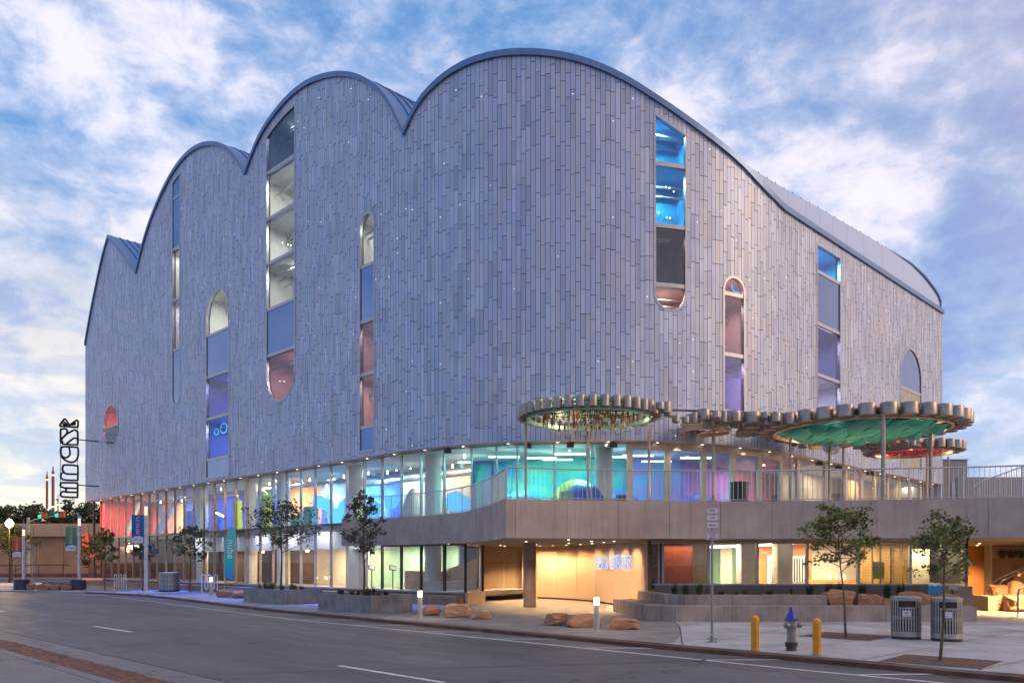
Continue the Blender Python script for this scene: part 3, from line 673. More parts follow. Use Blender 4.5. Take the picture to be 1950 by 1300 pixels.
for k, x in enumerate([306, 318, 331, 346, 392, 421, 452, 481, 513, 541, 575, 590, 622, 655, 702, 738, 755, 782, 862, 873, 885]):
    o = 1.8+(k*37 % 5)*.5; q = P(t_of(x, o), o); MB().lathe([(.03, .2), (.05, .03), (.045, 0)], (q.x, q.y, 6.75+(k % 3)*.18), 8).build('gallery_spot', gsp, MUS)
for k, (x, w_, h, m) in enumerate([(365, .8, 1.9, cyand := pbr('exhibit_blue', (.02, .16, .8), .4)), (418, 1.2, 1.2, cyand), (452, .5, 2.3, pbr('exhibit_lime', (.45, .6, .06), .5)), (505, .9, 2.4, pbr('exhibit_lime', (.4, .6, .06))), (528, .3, 3.0, cyand), (560, 1.4, .9, pbr('exhibit_teal', (.02, .35, .3), .5)), (592, 1.0, 1.4, pbr('exhibit_teal', (.4, .6, .06)))]):
    o = 2.8; q = P(t_of(x, o), o); MB().seg(P(t_of(x, o)-w_/2, o), P(t_of(x, o)+w_/2, o), .5, FL, FL+h).build('play_structure', m, MUS); MB().tube([(*P(t_of(x, o)-w_/2, o), FL+h+.4), (*P(t_of(x, o)+w_/2, o), FL+h+.1)], .06, 6).build('play_rail', gsp if k % 3 == 1 else m, MUS)
# columns inside
colm = pbr('column_plaster', (.74, .70, .62), .7, 0, .03)
for x, off, z0 in [(825, 1.9, BZ), (678, 1.9, BZ), (540, 1.9, BZ), (478, 1.9, BZ), (385, 1.9, BZ), (1150, 2.2, FL)]:
    q = P(t_of(x, off), off); MB().lathe([(.42, 0), (.42, SOF-.05-z0)], (q.x, q.y, z0), 28).build('interior_column', colm, MUS, smooth=True)
# luminous tubes on the ceiling of the teal gallery
tubem = emi('tube_light', (.6, 1, .92), 6)
for x, off in [(960, 2.2), (1030, 3.2), (1062, 4), (1085, 2), (1165, 3), (1215, 2.4), (1325, 2.2), (1250, 4.2), (900, 3.4)]:
    q = P(t_of(x, off), off); MB().box(q.x-.75, q.x+.75, q.y-.04, q.y+.04, SOF-.42, SOF-.35).build('tube_light', tubem, MUS)
# coloured exhibit shapes standing inside
cyan = pbr('cyan_shell', (.05, .55, .85), .4); cyd = pbr('deep_blue_shell', (.02, .10, .65), .4); yel = pbr('yellow_shell', (.75, .62, .15), .5)
def ball(name, p, z, r, m, lab, cat, grp=None): return MB().lathe([(max(.01, r*math.sin(math.pi*i/10)), -r*math.cos(math.pi*i/10)) for i in range(11)], (p.x, p.y, z), 20).build(name, m, None, True, **T(lab, cat, grp))
glowb = emi('glowing_globe', (.1, .55, 1), 1.5)
for i, (x, y, r, off, sf_, lab) in enumerate([(607, 955, .42, 3, 0, 'glowing blue globe lowest left in the row behind the glass'), (624, 962, .38, 3, 0, 'glowing blue globe just right of the lowest left one'), (638, 985, .5, 3, 0, 'large glowing blue globe nearest the terrace end'),
                                   (660, 965, .5, 3, 0, 'glowing blue globe beside the first terrace railing post'), (710, 970, .52, 3, 0, 'big glowing blue dome shape between first terrace panes'), (745, 955, .4, 3, 0, 'glowing blue globe left of the pale arched exhibit'),
                                   (868, 955, .55, 3, 0, 'cloud shaped blue glowing globe left of the terrace door'), (884, 960, .45, 3, 0, 'smaller blue glowing globe touching the cloud shaped one')]):
    q = P(t_of(x, off), off); z_ = max(FL+r, ZP(y, q.y)); ball('glowing_globe', q, z_, r, glowb, lab, 'globe lamp', 'blue glowing globes inside the upper gallery')
def dome(name, x, off, rx, h, m, lab):
    q = P(t_of(x, off), off); prof = [(rx*math.cos(a), h*math.sin(a)) for a in [i*math.pi/2/8 for i in range(9)]]; prof[-1] = (.01, h)
    return MB().lathe(prof, (q.x, q.y, FL-.01), 24).build(name, m, None, True, **T(lab, 'exhibit'))
dome('exhibit_dome', 790, 2.6, .75, 1.9, whitew, 'pale arched play exhibit behind the curved railing')
dome('exhibit_dome', 1112, 2.4, 1.3, 1.7, cyd, 'deep blue domed exhibit behind the terrace glass')
dome('exhibit_dome', 1098, 3.6, 1.5, 2.0, yel, 'pale yellow dome behind the deep blue exhibit')
dome('exhibit_dome', 1175, 3.4, 1.5, 1.4, cyd, 'broad blue mound right of the gallery column')
dome('exhibit_dome', 1000, 3.4, 1.6, 1.5, cyan, 'cyan mound at the left of the teal gallery')
dome('exhibit_dome', 1330, 3.0, 1.5, 1.3, cyd, 'dark blue mound in the violet gallery')
for x, h, lab in [(1079, 1.15, 'green box plinth'), (1186, 1.0, 'dark cabinet right of the gallery column'), (1210, .6, 'low dark cabinet in the violet gallery')]:
    q = P(t_of(x, 1.6), 1.6); b = MB().box(q.x-.28, q.x+.28, q.y-.2, q.y+.2, FL-.02, FL+h); b.box(q.x-.31, q.x+.31, q.y-.23, q.y+.23, FL+h, FL+h+.04)
    b.build('display_cabinet', brownw if h < 1.1 else mintw, None, **T(lab if len(lab.split()) > 3 else 'green display box at the foot of the teal gallery glass', 'cabinet'))
# ground-floor rooms
lowz = [(197, 350, brownw, (1, .62, .35), 60, 5), (350, 600, brownw, (1, .68, .42), 110, 5), (600, 700, creamw, (1, .76, .46), 170, 3.0), (700, 886, mintw, (1, .86, .66), 190, 4.2)]
for x0, x1, m, lc, pw, dep in lowz:
    o = GO+4; t0, t1 = t_of(x0, o), t_of(x1, o)
    if x0 == 197: t0 = TLEFT+.4
    if x1 == 886: t1 = t_of(872, o)
    offring(t0, t1, o, o+.12, BZ-.02, 3.5 if x0 < 345 else 2.95, m, 'room_wall')
    for xq in (x0+(x1-x0)*.25, x0+(x1-x0)*.75):
        q = P(t_of(xq, GO+2.4), GO+2.4); lamp('AREA', 'room_light', (q.x, q.y, 2.9 if x0 > 340 else 3.4), lc, pw*1.15, 1.6, .6)
MB().seg(P(t_of(640, GO), GO+1.4), P(t_of(662, GO), GO+1.4), .1, BZ, 2.9).build('graphic_wall', creamw, MUS)
# leaning beams in the left stair hall
for x, dx in [(330, 1.4), (302, -.6), (258, .9)]:
    q = P(t_of(x, 2.2), 2.2); MB().tube([(q.x-dx, q.y, FL), (q.x+dx*.3, q.y+.3, SOF-.05)], .22, 8).build('raking_beam', colm, MUS)
# frieze of warm pendant lights in the lower hall
pend = emi('pendant', (1, .7, .3), 7)
for x, y in [(246, 1042), (252, 1045), (258, 1040), (262, 1046), (243, 1050), (478, 1050), (500, 1052), (538, 1050), (585, 1050)]:
    q = P(t_of(x, 2.5), 2.5); z = ZP(y, q.y); MB().lathe([(.02, .4), (.10, .3), (.12, 0), (.02, -.02)], (q.x, q.y, z), 10).build('pendant_lamp', pend, MUS)
# ------------------------------------------------------------------ cladding windows
KIND = dict(cream=((.80, .80, .74), (1, .97, .86), 150), creamp=((.80, .76, .78), (1, .9, .95), 120), half=((.30, .36, .46), (.8, .9, 1), 25), blue=((.20, .22, .62), (.5, .5, 1), 110),
            vblue=((.10, .22, .75), (.5, .65, 1), 150), pink=((.62, .36, .34), (1, .68, .6), 110), amber=((.66, .42, .34), (1, .72, .56), 150), cyan=((.03, .52, .85), (.35, .85, 1), 230),
            smoke=((.12, .12, .15), (1, .8, .75), 14), peach=((.70, .52, .46), (1, .8, .72), 130), rose=((.60, .36, .36), (1, .72, .68), 110), violet=((.50, .42, .78), (.8, .65, 1), 150),
            indigo=((.26, .27, .55), (.65, .65, 1), 90), lav=((.70, .66, .82), (.92, .88, 1), 130), red=((.70, .16, .15), (1, .45, .4), 170), stained=((.10, .16, .34), (.6, .7, 1), 60))
def wpoly(W, inset, zlo, zhi, n=14):
    """outline (t, z) of the opening between two heights"""
    a, b = W['a']+inset, W['b']-inset; up = []; dn = []
    for i in range(n+1):
        f = i/n; f = .5-.5*math.cos(math.pi*f); t = a+(b-a)*f; s = wspan(W, t)
        if inset:
            r = W['r']-inset; d = min(1, abs(t-W['c'])/r); h = r*math.sqrt(max(0, 1-d*d))
            zt = W['zt']-inset-r+h if W['top'] == 'arch' else s[1]-inset
            zb = W['zb']+inset+r-h if W['bot'] == 'round' else s[0]+inset
        else: zb, zt = s
        lo, hi = max(zb, zlo), min(zt, zhi)
        if hi < lo: hi = lo = (zlo if zt < zlo else zhi) if False else (lo+hi)/2
        up.append((t, hi)); dn.append((t, lo))
    return up, dn
def wpanel(W, inset, zlo, zhi, o0, o1):
    up, dn = wpoly(W, inset, zlo, zhi); mb = MB(); vs = []; fs = []
    keep = [(u, d) for u, d in zip(up, dn) if zlo-.001 <= d[1] and u[1] <= zhi+.001]
    for u, d in keep:
        for (tt_, zz), o in ((d, o0), (u, o0), (u, o1), (d, o1)):
            p = P(tt_, o); vs.append((p.x, p.y, zz))
    m = len(keep)
    for i in range(m-1):
        for k in range(4): fs.append((i*4+k, i*4+(k+1) % 4, i*4+4+(k+1) % 4, i*4+4+k))
    fs += [(0, 3, 2, 1), (m*4-4, m*4-3, m*4-2, m*4-1)]
    return mb.add(vs, fs)
greige = pbr('greige_panel', (.42, .38, .34), .5, .2)
for wi, W in enumerate(WIN):
    up, dn = wpoly(W, 0, -99, 99, 18)
    loop = [P(t, -.05).to_3d()+Vector((0, 0, z)) for t, z in up]+[P(t, -.05).to_3d()+Vector((0, 0, z)) for t, z in dn[::-1]]
    # frame: square-section band round the opening, reaching back through the wall
    mb = MB(); n = len(loop); O = []
    ctr = sum(loop, Vector())/n
    ring = [(t, z) for t, z in up]+[(t, z) for t, z in dn[::-1]]
    fw = .075; vs = []; fs = []
    for j, (t, z) in enumerate(ring):
        zc_ = min(max(z, W['zb']+W['r'] if W['bot'] == 'round' else W['zb']+.05), (W['zt']-W['r']) if W['top'] == 'arch' else 1e9)
        dv = Vector((t-W['c'], z-zc_)) if (z != zc_) else Vector((t-W['c'], 0))
        if abs(z-zc_) < 1e-6 or dv.length < 1e-6: dv = Vector((t-W['c'], 0))
        if W['top'] == 'roof' and j < len(up) and not (W['bot'] == 'x'): dv = Vector((0, 1)) if 0 < j < len(up)-1 else Vector((t-W['c'], W['r']))
        if W['bot'] == 'flat' and j >= len(up): dv = Vector((0, -1)) if len(up) < j < n-1 else Vector((t-W['c'], -W['r']))
        dv.normalize()
        for (k, o) in ((-fw, -.03), (.03, -.03), (.03, .13), (-fw, .13)):
            q = P(t+dv.x*k, o); vs.append((q.x, q.y, z+dv.y*k))
    for j in range(n):
        jj = (j+1) % n
        for k in range(4): fs.append((j*4+k, jj*4+k, jj*4+(k+1) % 4, j*4+(k+1) % 4))
    mb.add(vs, fs); wf = mb.build('window', framem, MUS)
    top_z = max(z for t, z in up)+.1; zs = [top_z]+W['zbars']+[W['zb']-.1]
    for zb in W['zbars']:
        ribbon(MB(), W['a']+.02, W['b']-.02, .0, .12, zb-.09, zb+.09, .5).build('glazing_bar', framem, wf)
    for j, kd in enumerate(W['k']):
        zh, zl = zs[j], zs[j+1]; zl_ = zl+(.085 if j < len(W['k'])-1 else 0); zh_ = zh-(.085 if j else 0)
        if kd in ('s', 'sb'): wpanel(W, .03, zl_, zh_, .03, .06).build('spandrel', spandm, wf); continue
        if kd == 'greige': wpanel(W, .03, zl_, zh_, .03, .06).build('spandrel', greige, wf); continue
        wpanel(W, .03, zl_, zh_, .03, .05).build('pane', glassr if kd in ('half', 'smoke', 'stained', 'blue', 'indigo', 'lav', 'violet', 'rose', 'pink', 'amber') else glass, wf)
        col, lc, pw = KIND[kd]; m = pbr('room_'+kd, col, .7, 0, .04); dep = 2.2; ta, tb = W['a']-.8, W['b']+.8
        if wi == 0: ta, tb = W['a']-.3, W['b']+.3
        # room behind the pane: back, sides, floor and ceiling
        rm = MB(); zt_, zb_2 = min(zh, max(z for t, z in up)+.25), max(zl, W['zb']-.3)
        ribbon(rm, ta, tb, dep, dep+.08, zb_2-.0, zt_, .8); ribbon(rm, ta-.06, ta, .27, dep, zb_2, zt_, .8); ribbon(rm, tb, tb+.06, .3, dep, zb_2, zt_, .8)
        ribbon(rm, ta, tb, .3, dep, zb_2+.02, zb_2+.06, .8); ribbon(rm, ta, tb, .3, dep, zt_-.06, zt_-.02, .8)
        rm.build('window_room', m, wf)
        if kd != 'smoke':
            dm = MB(); rq = random.Random(wi*9+j)
            for k_ in range(3):
                zz_ = zt_-.35-.22*k_; o1 = rq.uniform(.7, 1.9); a_, b_2 = P(ta+.05, o1), P(tb-.05, o1+rq.uniform(-.3, .3)); dm.tube([(a_.x, a_.y, zz_), (b_2.x, b_2.y, zz_)], rq.uniform(.02, .07), 6)
            for k_ in range(2):
                tq = rq.uniform(ta+.4, tb-.4); dm.seg(P(tq-.25, 1.6), P(tq+.25, 1.6), .3, zb_2+.06, zb_2+rq.uniform(.4, 1.3))
            dm.build('room_fittings', framem, wf)
        q = P(W['c'], 1.0); lamp('AREA', 'window_light', (q.x, q.y, zt_-.25), lc, pw*.52*max(.6, W['r']), min(.9, W['r']*1.2), .5)
# a ring light, a slatted head and a shelf seen through some panes
def inwin(px, py, off): t = t_of(px, off); q = P(t, off); return q, ZP(py, q.y)
neon = emi('ring_neon', (.05, .45, 1), 2.2)
for px, py, r in [(412, 822, .30), (426, 815, .48), (1403, 548, .32)]:
    q, z = inwin(px, py, .9); tdir = (P(t_of(px), 0)-P(t_of(px)-.3, 0)).normalized()
    MB().tube([(q.x+tdir.x*r*math.cos(a), q.y+tdir.y*r*math.cos(a), z+r*.7*math.sin(a)) for a in [2*math.pi*i/18 for i in range(18)]], .02, 6, True).build('ring_lamp', neon, MUS)
sparkw = emi('track_spot', (1, .96, .9), 8)
for px, py in [(1268, 356), (1275, 358), (1283, 365), (1247, 400), (1254, 405), (1270, 414), (1276, 415), (538, 462), (548, 466), (554, 467), (540, 640), (533, 725), (541, 726)]:
    q, z = inwin(px, py, .9); MB().lathe([(.01, -.03), (.028, 0), (.01, .03)], (q.x, q.y, z), 8).build('track_spot', sparkw, MUS)
# ------------------------------------------------------------------ terrace
TER = thing('terrace', 'raised concrete terrace with curved prow wrapping the building corner', 'terrace')
fl = [(650, 42.4), (700, 41.8), (750, 40.8), (800, 39.5), (850, 37.7), (880, 36.3), (900, 35.0), (925, 32.8), (945, 30.8), (963, 28.75)]
fr = [(963, 28.75), (1100, 29.35), (1225, 29.75), (1350, 29.9), (1475, 29.8), (1600, 29.4), (1725, 29.05), (1850, 28.7), (1950, 28.2), (2100, 27.5), (2300, 26.5)]
def line_at(pts, px):
    return Vector((A(px, np.interp(px, [p[0] for p in pts], [p[1] for p in pts])), np.interp(px, [p[0] for p in pts], [p[1] for p in pts])))
ZT, ZS = 4.24, 2.86
outer = [line_at(fl, x) for x in range(650, 963, 12)]+[line_at(fr, x) for x in range(963, 2301, 25)]
inner_t = [t for t in tsamp(t_of(652, GO-.1), TRIGHT, 1.2)]
deck = [tuple(p) for p in outer]+[(36, 26), (48, 60), tuple(uv(-3, 37.4)), tuple(P(TRIGHT, GO))]+[tuple(P(t, GO)) for t in inner_t[::-1]]
MB().prism([(x, y+.02) for x, y in deck], ZT-.30, ZT-.16).build('terrace_deck', conc, TER)
under = [tuple(p) for p in outer]+[(36, 26), (48, 60), (20, 70), (-3, 52)]+[tuple(P(t, GO+.16)) for t in tsamp(t_of(652, GO-.1), t_of(905, GO), 1.2)[::-1]]
under = [tuple(p) for p in outer]+[(36, 26), (48, 60), (20, 60), (-3, 50)]+[tuple(P(t, GO-.01)) for t in tsamp(t_of(652, GO-.1), t_of(900, GO), 1.2)[::-1]]
MB().prism([(x, y+.03) for x, y in under], ZS+.02, ZS+.12).build('terrace_soffit', pbr('warm_soffit', (.62, .52, .42), .6, 0, .04), TER)
def fpanel(pts, a, b, m, z0=ZS, z1=ZT, thick=.22, name='fascia_panel'):
    mb = MB(); xs = np.linspace(a, b, 5); q = [line_at(pts, x) for x in xs]; vs = []; fs = []
    d0 = (q[1]-q[0]).normalized()*.006; q[0] = q[0]+d0; q[-1] = q[-1]-d0
    for p0, d in zip(q, [(q[min(i+1, 4)]-q[max(i-1, 0)]).normalized() for i in range(5)]):
        n = Vector((-d.y, d.x)); r = p0+n*thick; vs += [(p0.x, p0.y, z0), (r.x, r.y, z0), (r.x, r.y, z1), (p0.x, p0.y, z1)]
    for i in range(4):
        for k in range(4): fs.append((i*4+(k+1) % 4, i*4+k, i*4+4+k, i*4+4+(k+1) % 4))
    fs += [(3, 2, 1, 0)[::-1], (16, 17, 18, 19)[::-1]]
    return mb.add(vs, fs).build(name, m, TER)
jl = [650, 685, 719, 752, 787, 819, 851, 880, 903, 925, 945, 963]
for a, b in zip(jl[:-1], jl[1:]): fpanel(fl, a, b, concf)
jr = [963.5, 982, 1080, 1178, 1275, 1372, 1470, 1568, 1670, 1773, 1882, 1990, 2110, 2299]
for a, b in zip(jr[:-1], jr[1:]): fpanel(fr, a, b, concf)
# railing
RAIL = thing('terrace_railing', 'thin grey metal balustrade standing along the terrace edge', 'railing')
def off_line(pts, a, b, step, o=.09):
    q = [line_at(pts, x) for x in np.linspace(a, b, 200)]; out = []; acc = 0; last = q[0]; out.append(q[0])
    res = [q[0]]; d = 0
    for p0, p1 in zip(q[:-1], q[1:]):
        L_ = (p1-p0).length
        while d+L_ >= step:
            f = (step-d)/L_; p0 = p0.lerp(p1, f); res.append(p0.copy()); L_ = (p1-p0).length; d = 0
        d += L_
    r2 = []
    for i, p in enumerate(res):
        t = (res[min(i+1, len(res)-1)]-res[max(i-1, 0)]).normalized(); n = Vector((-t.y, t.x)); r2.append(p+n*o)
    return r2
bal = MB().tube([(0, 0, 4.27), (0, 0, 5.33)], .0105, 6).build('baluster', steel); balm = bal.data; bpy.data.objects.remove(bal)
pst = MB().box(-.022, .022, -.022, .022, 4.1, 5.35).build('railing_post', steel); pstm = pst.data; bpy.data.objects.remove(pst)
for pts, a, b, st in ((fl, 655, 961, .135), (fr, 966, 2290, .165)):
    q = off_line(pts, a, b, st)
    for i, p in enumerate(q): link('railing_post' if i % 11 == 0 else 'baluster', pstm if i % 11 == 0 else balm, RAIL, (p.x, p.y, 0))
    for nm, z, r in (('top_rail', 5.36, .028), ('bottom_rail', 4.30, .016)):
        MB().tube([(p.x, p.y, z) for p in q[::2]+[q[-1]]], r, 8).build(nm, steel, RAIL)
# upper right: stair guard, plain walls beyond the terrace
SG = thing('stair_guard', 'curved metal handrail rising beyond the terrace at far right', 'railing')
pts = [(A(x, 34), 34, ZP(y, 34)) for x, y in [(1853, 928), (1858, 922), (1875, 913), (1900, 905), (1930, 894), (1960, 884), (2010, 868)]]
MB().tube(pts, .03, 8).build('top_rail', steel, SG)
for i in range(26):
    x = 1862+i*4.6; zt = ZP(np.interp(x, [1853, 1875, 1900, 1930, 1960, 2010], [926, 913, 905, 894, 884, 868]), 34)
    MB().tube([(A(x, 34), 34, 4.1), (A(x, 34), 34, zt)], .012, 6).build('baluster', steel, SG)
plat = pbr('grey_render', (.33, .31, .31), .8, 0, .05)
pb = thing('plant_building', 'plain grey boxy annex behind the terrace right of the cladding', 'building')
Yb = 58; MB().box(A(1785, Yb), A(1842, Yb), Yb, Yb+9, 0, ZP(876, Yb)).build('wall', plat, pb); MB().box(A(1784, Yb), A(1843, Yb), Yb-.06, Yb+9.1, ZP(876, Yb), ZP(874, Yb)).build('coping', trimm, pb)
MB().box(A(1812, Yb), A(1822, Yb), Yb-.05, Yb-.01, 4.1, ZP(918, Yb)).build('door', pbr('pale_blue_door', (.35, .50, .72), .5), pb)
Yb = 47
MB().box(A(1826, Yb), A(2300, Yb), Yb, Yb+.4, 0, ZP(908, Yb)).build('terrace_end_wall', plat, None, **T('long low grey wall closing the far right end of the terrace', 'wall'))
# canopy ------------------------------------------------------------
CAN = thing('terrace_canopy', 'canopy of clustered metal cans in ring shapes on slim posts', 'canopy')
ZC = 7.8
rings = [((3.1, 33.0), 2.43, 2.73, 38, .175), ((15.4, 36.0), 3.59, 4.05, 32, .34), ((21.3, 43.2), 1.87, 2.25, 25, .24)]
smallr = [((8.6, 36.3), 1.06), ((15.9, 40.5), .92)]
canmesh = {}
def add_can(x, y, r, z, h):
    key = (round(r, 2), round(h, 2))
    if key not in canmesh:
        r_, h_ = key; b = MB().lathe([(r_*.90, .035), (r_*.93, 0), (r_, 0), (r_, h_*.97), (r_*.975, h_), (r_*.9, h_), (r_*.88, h_-.03)], (0, 0, 0), 22); o = b.build('can', canm, None, True)
        canmesh[key] = o.data; bpy.data.objects.remove(o)
    link('can', canmesh[key], CAN, (x, y, z), random.uniform(0, 6))
placed = []
for (cx, cy), ri, rc, n, r in rings:
    for k in range(n):
        a = 2*math.pi*k/n+.05; x, y = cx+rc*math.cos(a), cy+rc*math.sin(a)
        if any((x-X)**2+(y-Y)**2 < (r+q)**2*.8 for X, Y, q in placed): continue
        placed.append((x, y, r)); add_can(x, y, r, ZC, .42 if r < .3 else .46)
inside = [(3.1, 33, 3.4), (8.3, 35.2, 2.4), (10.8, 35.0, 1.9), (6.6, 34.0, 1.2), (15.4, 36, 4.42), (15.9, 40.5, 1.65), (18.8, 40.8, 1.6), (21.3, 43.2, 2.55), (12.6, 38.2, 1.4), (13.6, 39.4, 1.2), (7.0, 34.7, 1.5), (10.6, 36.4, 2.0), (6.2, 33.6, .8)]
holes = [(c, ri+.1) for c, ri, *_ in rings]+[(c, ri+.12) for c, ri in smallr]
rng = random.Random(3)
for r, tries in ((.34, 260), (.27, 900), (.21, 2500), (.16, 4500), (.12, 4500)):
    for _ in range(tries):
        x, y = rng.uniform(0, 24.5), rng.uniform(30, 46.5)
        if not any((x-a)**2+(y-b)**2 < (q-r)**2 for a, b, q in inside): continue
        if y > 26.45+x and (x > 5): continue
        if (x-CEN.x)**2+(y-CEN.y)**2 < (R+.15+r)**2 and x < 14: continue
        if any((x-c[0])**2+(y-c[1])**2 < (q+r)**2 for c, q in holes): continue
        if (x-3.1)**2+(y-33)**2 < 3.4**2 and x < 5.6: continue
        if any((x-X)**2+(y-Y)**2 < (r+q+.015)**2 for X, Y, q in placed): continue
        placed.append((x, y, r)); add_can(x, y, r, ZC+rng.choice((-.12, -.05, 0, .05, .1)), rng.choice((.26, .34, .42)))
rimm = pbr('warm_rim', (.58, .40, .27), .4, .4, .06); trussm = pbr('canopy_frame', (.10, .085, .08), .5, .5)
plate = MB()
for (cx, cy), ri, *_ in rings+[(c, r) for c, r in smallr]:
    MB().lathe([(ri-.02, 0), (ri+.1, 0), (ri+.1, .16), (ri-.02, .16), (ri-.02, 0)], (cx, cy, ZC-.06), 64, cap=False).build('ring_rim', rimm if ri != 2.43 else mintw, CAN, True)
# frame tying the cans together, above them
for a, b in [((3.1, 33), (8.6, 36.3)), ((8.6, 36.3), (15.4, 36)), ((15.4, 36), (15.9, 40.5)), ((15.9, 40.5), (21.3, 43.2)), ((6.0, 33.6), (11.5, 34.6)), ((18.5, 39.2), (20, 41.4))]:
    MB().tube([(*a, ZC+.5), (*b, ZC+.5)], .05, 6).build('canopy_beam', trussm, CAN)
# big ring: tan ceiling and overlapping fans of teal ribs
tealf = pbr('teal_rib', (.004, .12, .17), .5, 0, .12); teald = pbr('teal_rib_dark', (.004, .07, .13), .5, 0, .12); tipm = pbr('pale_tip', (.75, .68, .55), .5); stickm = pbr('rust_stick', (.32, .10, .035), .55, 0, .1)
def ceil(c, r, m, z): MB().lathe([(r, 0), (r, .04)], (c[0], c[1], z), 48).build('ring_ceiling', m, CAN)
ceil((15.4, 36), 3.62, pbr('tan_ceiling', (.66, .42, .26), .6, 0, .06), ZC+.36)
ceil((21.3, 43.2), 1.9, pbr('tan_ceiling2', (.62, .38, .24), .6, 0, .06), ZC+.36)
ceil((3.1, 33), 2.45, mural('teal_glass', [(.75, .62, .42), (.25, .62, .52), (.12, .5, .5), (.55, .7, .5)], 1.1, .4), ZC+.40)
ceil((8.6, 36.3), 1.08, creamw, ZC+.34)
fans = 0
for row in range(6):
    for c in range(8):
        cx = 15.4+(c-3.5)*.82+(row % 2)*.41; cy = 36+(row-2.5)*1.0
        if math.hypot(cx-15.4, (cy-36)) > 2.95: continue
        mb = MB(); sgn = 1 if (c+row) % 2 else -1
        for k in range(9):
            yy = cy-.55+k*.13; w_ = .72; pts = [(cx+sgn*.25*(k/9)+w_*s, yy+.15*s*sgn, ZC+.24-.32*(1-s*s)-.02*k) for s in (-1, -.6, -.2, .2, .6, 1)]
            n0 = len(mb.v)
            for p in pts: mb.v += [(p[0], p[1]-.045, p[2]), (p[0], p[1]+.045, p[2]+.05), (p[0], p[1]+.05, p[2]+.065), (p[0], p[1]-.05, p[2]+.012)]
            for i in range(5):
                for q in range(4): mb.f.append((n0+i*4+q, n0+i*4+(q+1) % 4, n0+i*4+4+(q+1) % 4, n0+i*4+4+q)); mb.m.append(0)
        rb_ = mb.build('rib_fan', tealf if (c*3+row) % 3 else teald, CAN); fans += 1; e_ = MB()
        for k in range(9):
            yy = cy-.55+k*.13; e_.tube([(cx+sgn*.25*(k/9)+w_*s, yy+.15*s*sgn-.05, ZC+.235-.32*(1-s*s)-.02*k) for s in (-1, -.6, -.2, .2, .6, 1)], .021, 4)
        e_.build('rib_edge', pbr('rib_edge_pale', (.10, .52, .46), .5), rb_)
# first ring: hanging rust sticks with pale tips under a faceted frame
for k in range(9):
    a = 2*math.pi*k/9; MB().tube([(3.1, 33, ZC+.36), (3.1+2.4*math.cos(a), 33+2.4*math.sin(a), ZC+.30)], .028, 5).build('ring_spoke', trussm, CAN)
for rr in (1.0, 1.75, 2.25):
    MB().tube([(3.1+rr*math.cos(2*math.pi*k/9+.35), 33+rr*math.sin(2*math.pi*k/9+.35), ZC+.33) for k in range(9)], .025, 5, True).build('ring_brace', trussm, CAN)
sm1 = MB().tube([(0, 0, -.42), (0, 0, 0)], .022, 5); sm1.tube([(0, 0, -.52), (0, 0, -.42)], .03, 5, mi=1); o = sm1.build('hanging_stick', [stickm, tipm]); stm = o.data; bpy.data.objects.remove(o)
for k in range(120):
    a = rng.uniform(0, 6.283); r = 1.95*math.sqrt(rng.random()); o = link('hanging_stick', stm, CAN, (3.1+r*math.cos(a), 33+r*math.sin(a), ZC+.30-rng.uniform(0, .18))); 
# ring 3: magenta cushions; small ring: zigzag
mag = pbr('magenta_cushion', (.45, .015, .09), .7, 0, .1)
mb = MB()
for k in range(60):
    a = rng.uniform(0, 6.283); r = 1.5*math.sqrt(rng.random()); mb.lathe([(.02, 0), (.2, .08), (.26, .2), (.24, .3)], (21.3+r*math.cos(a), 43.2+r*math.sin(a), ZC-.0+rng.uniform(0, .08)), 9)
mb.build('cushions', mag, CAN, kind='stuff')
mb = MB(); zz = [(8.6+(.95 if k % 2 else .35)*math.cos(math.pi*k/9), 36.3+(.95 if k % 2 else .35)*math.sin(math.pi*k/9), ZC+.1) for k in range(18)]
mb.tube(zz, .035, 5, True); mb.build('zigzag_frame', stickm, CAN)
mirror = pbr('mirror_ball', (.8, .82, .85), .06, 1.0, .02)
MB().lathe([(max(.005, .45*math.sin(math.pi*i/14)), -.45*math.cos(math.pi*i/14)) for i in range(15)], (15.9, 40.5, 7.80), 26).build('mirror_ball', mirror, None, False, **T('faceted mirror ball hanging in the small ring of the canopy', 'mirror ball'))
postm = pbr('post_bronze', (.36, .29, .25), .4, .6)
for px, Dd, r in [(1001, 33.3, .06), (1119.5, 36.0, .06), (1236, 33.3, .065), (1359, 35.4, .07), (1505, 37.1, .06), (1579, 40, .055), (1606, 40.9, .055), (1682, 32.0, .085), (1765, 42.8, .055), (1772, 35.5, .075), (1806, 44.7, .06)]:
    mb = MB().lathe([(r*2.2, 0), (r*2.2, .03), (r, .035), (r, ZC-.02-4.08)], (A(px, Dd), Dd, 4.08), 14); mb.build('canopy_post', postm, CAN, True)
for px, Dd, pw in [(1119, 34.5, 26), (1236, 32.9, 20), (1359, 34.8, 26), (1505, 36, 26), (1640, 36, 45), (1765, 42, 30), (1590, 40, 26), (1060, 34.5, 16), (1720, 33.5, 24)]:
    lamp('SPOT', 'deck_uplight', (A(px, Dd)+.3, Dd, 4.35), (1, .66, .36), pw*9.0, .06, aim=(0, 0, 1), spot=100, blend=.8)
for a_ in (0, 2.1, 4.2): lamp('POINT', 'ring_light', (3.1+2.1*math.cos(a_), 33+2.1*math.sin(a_), ZC+.12), (1, .88, .66), 24, .08)
for a_ in range(6): lamp('POINT', 'ring_light', (15.4+3.3*math.cos(a_), 36+3.3*math.sin(a_), ZC+.02), (1, .82, .62), 8, .08)
for a_ in range(3): lamp('POINT', 'ring_light', (21.3+1.65*math.cos(a_*2.1), 43.2+1.65*math.sin(a_*2.1), ZC-.05), (1, .74, .46), 12, .08)
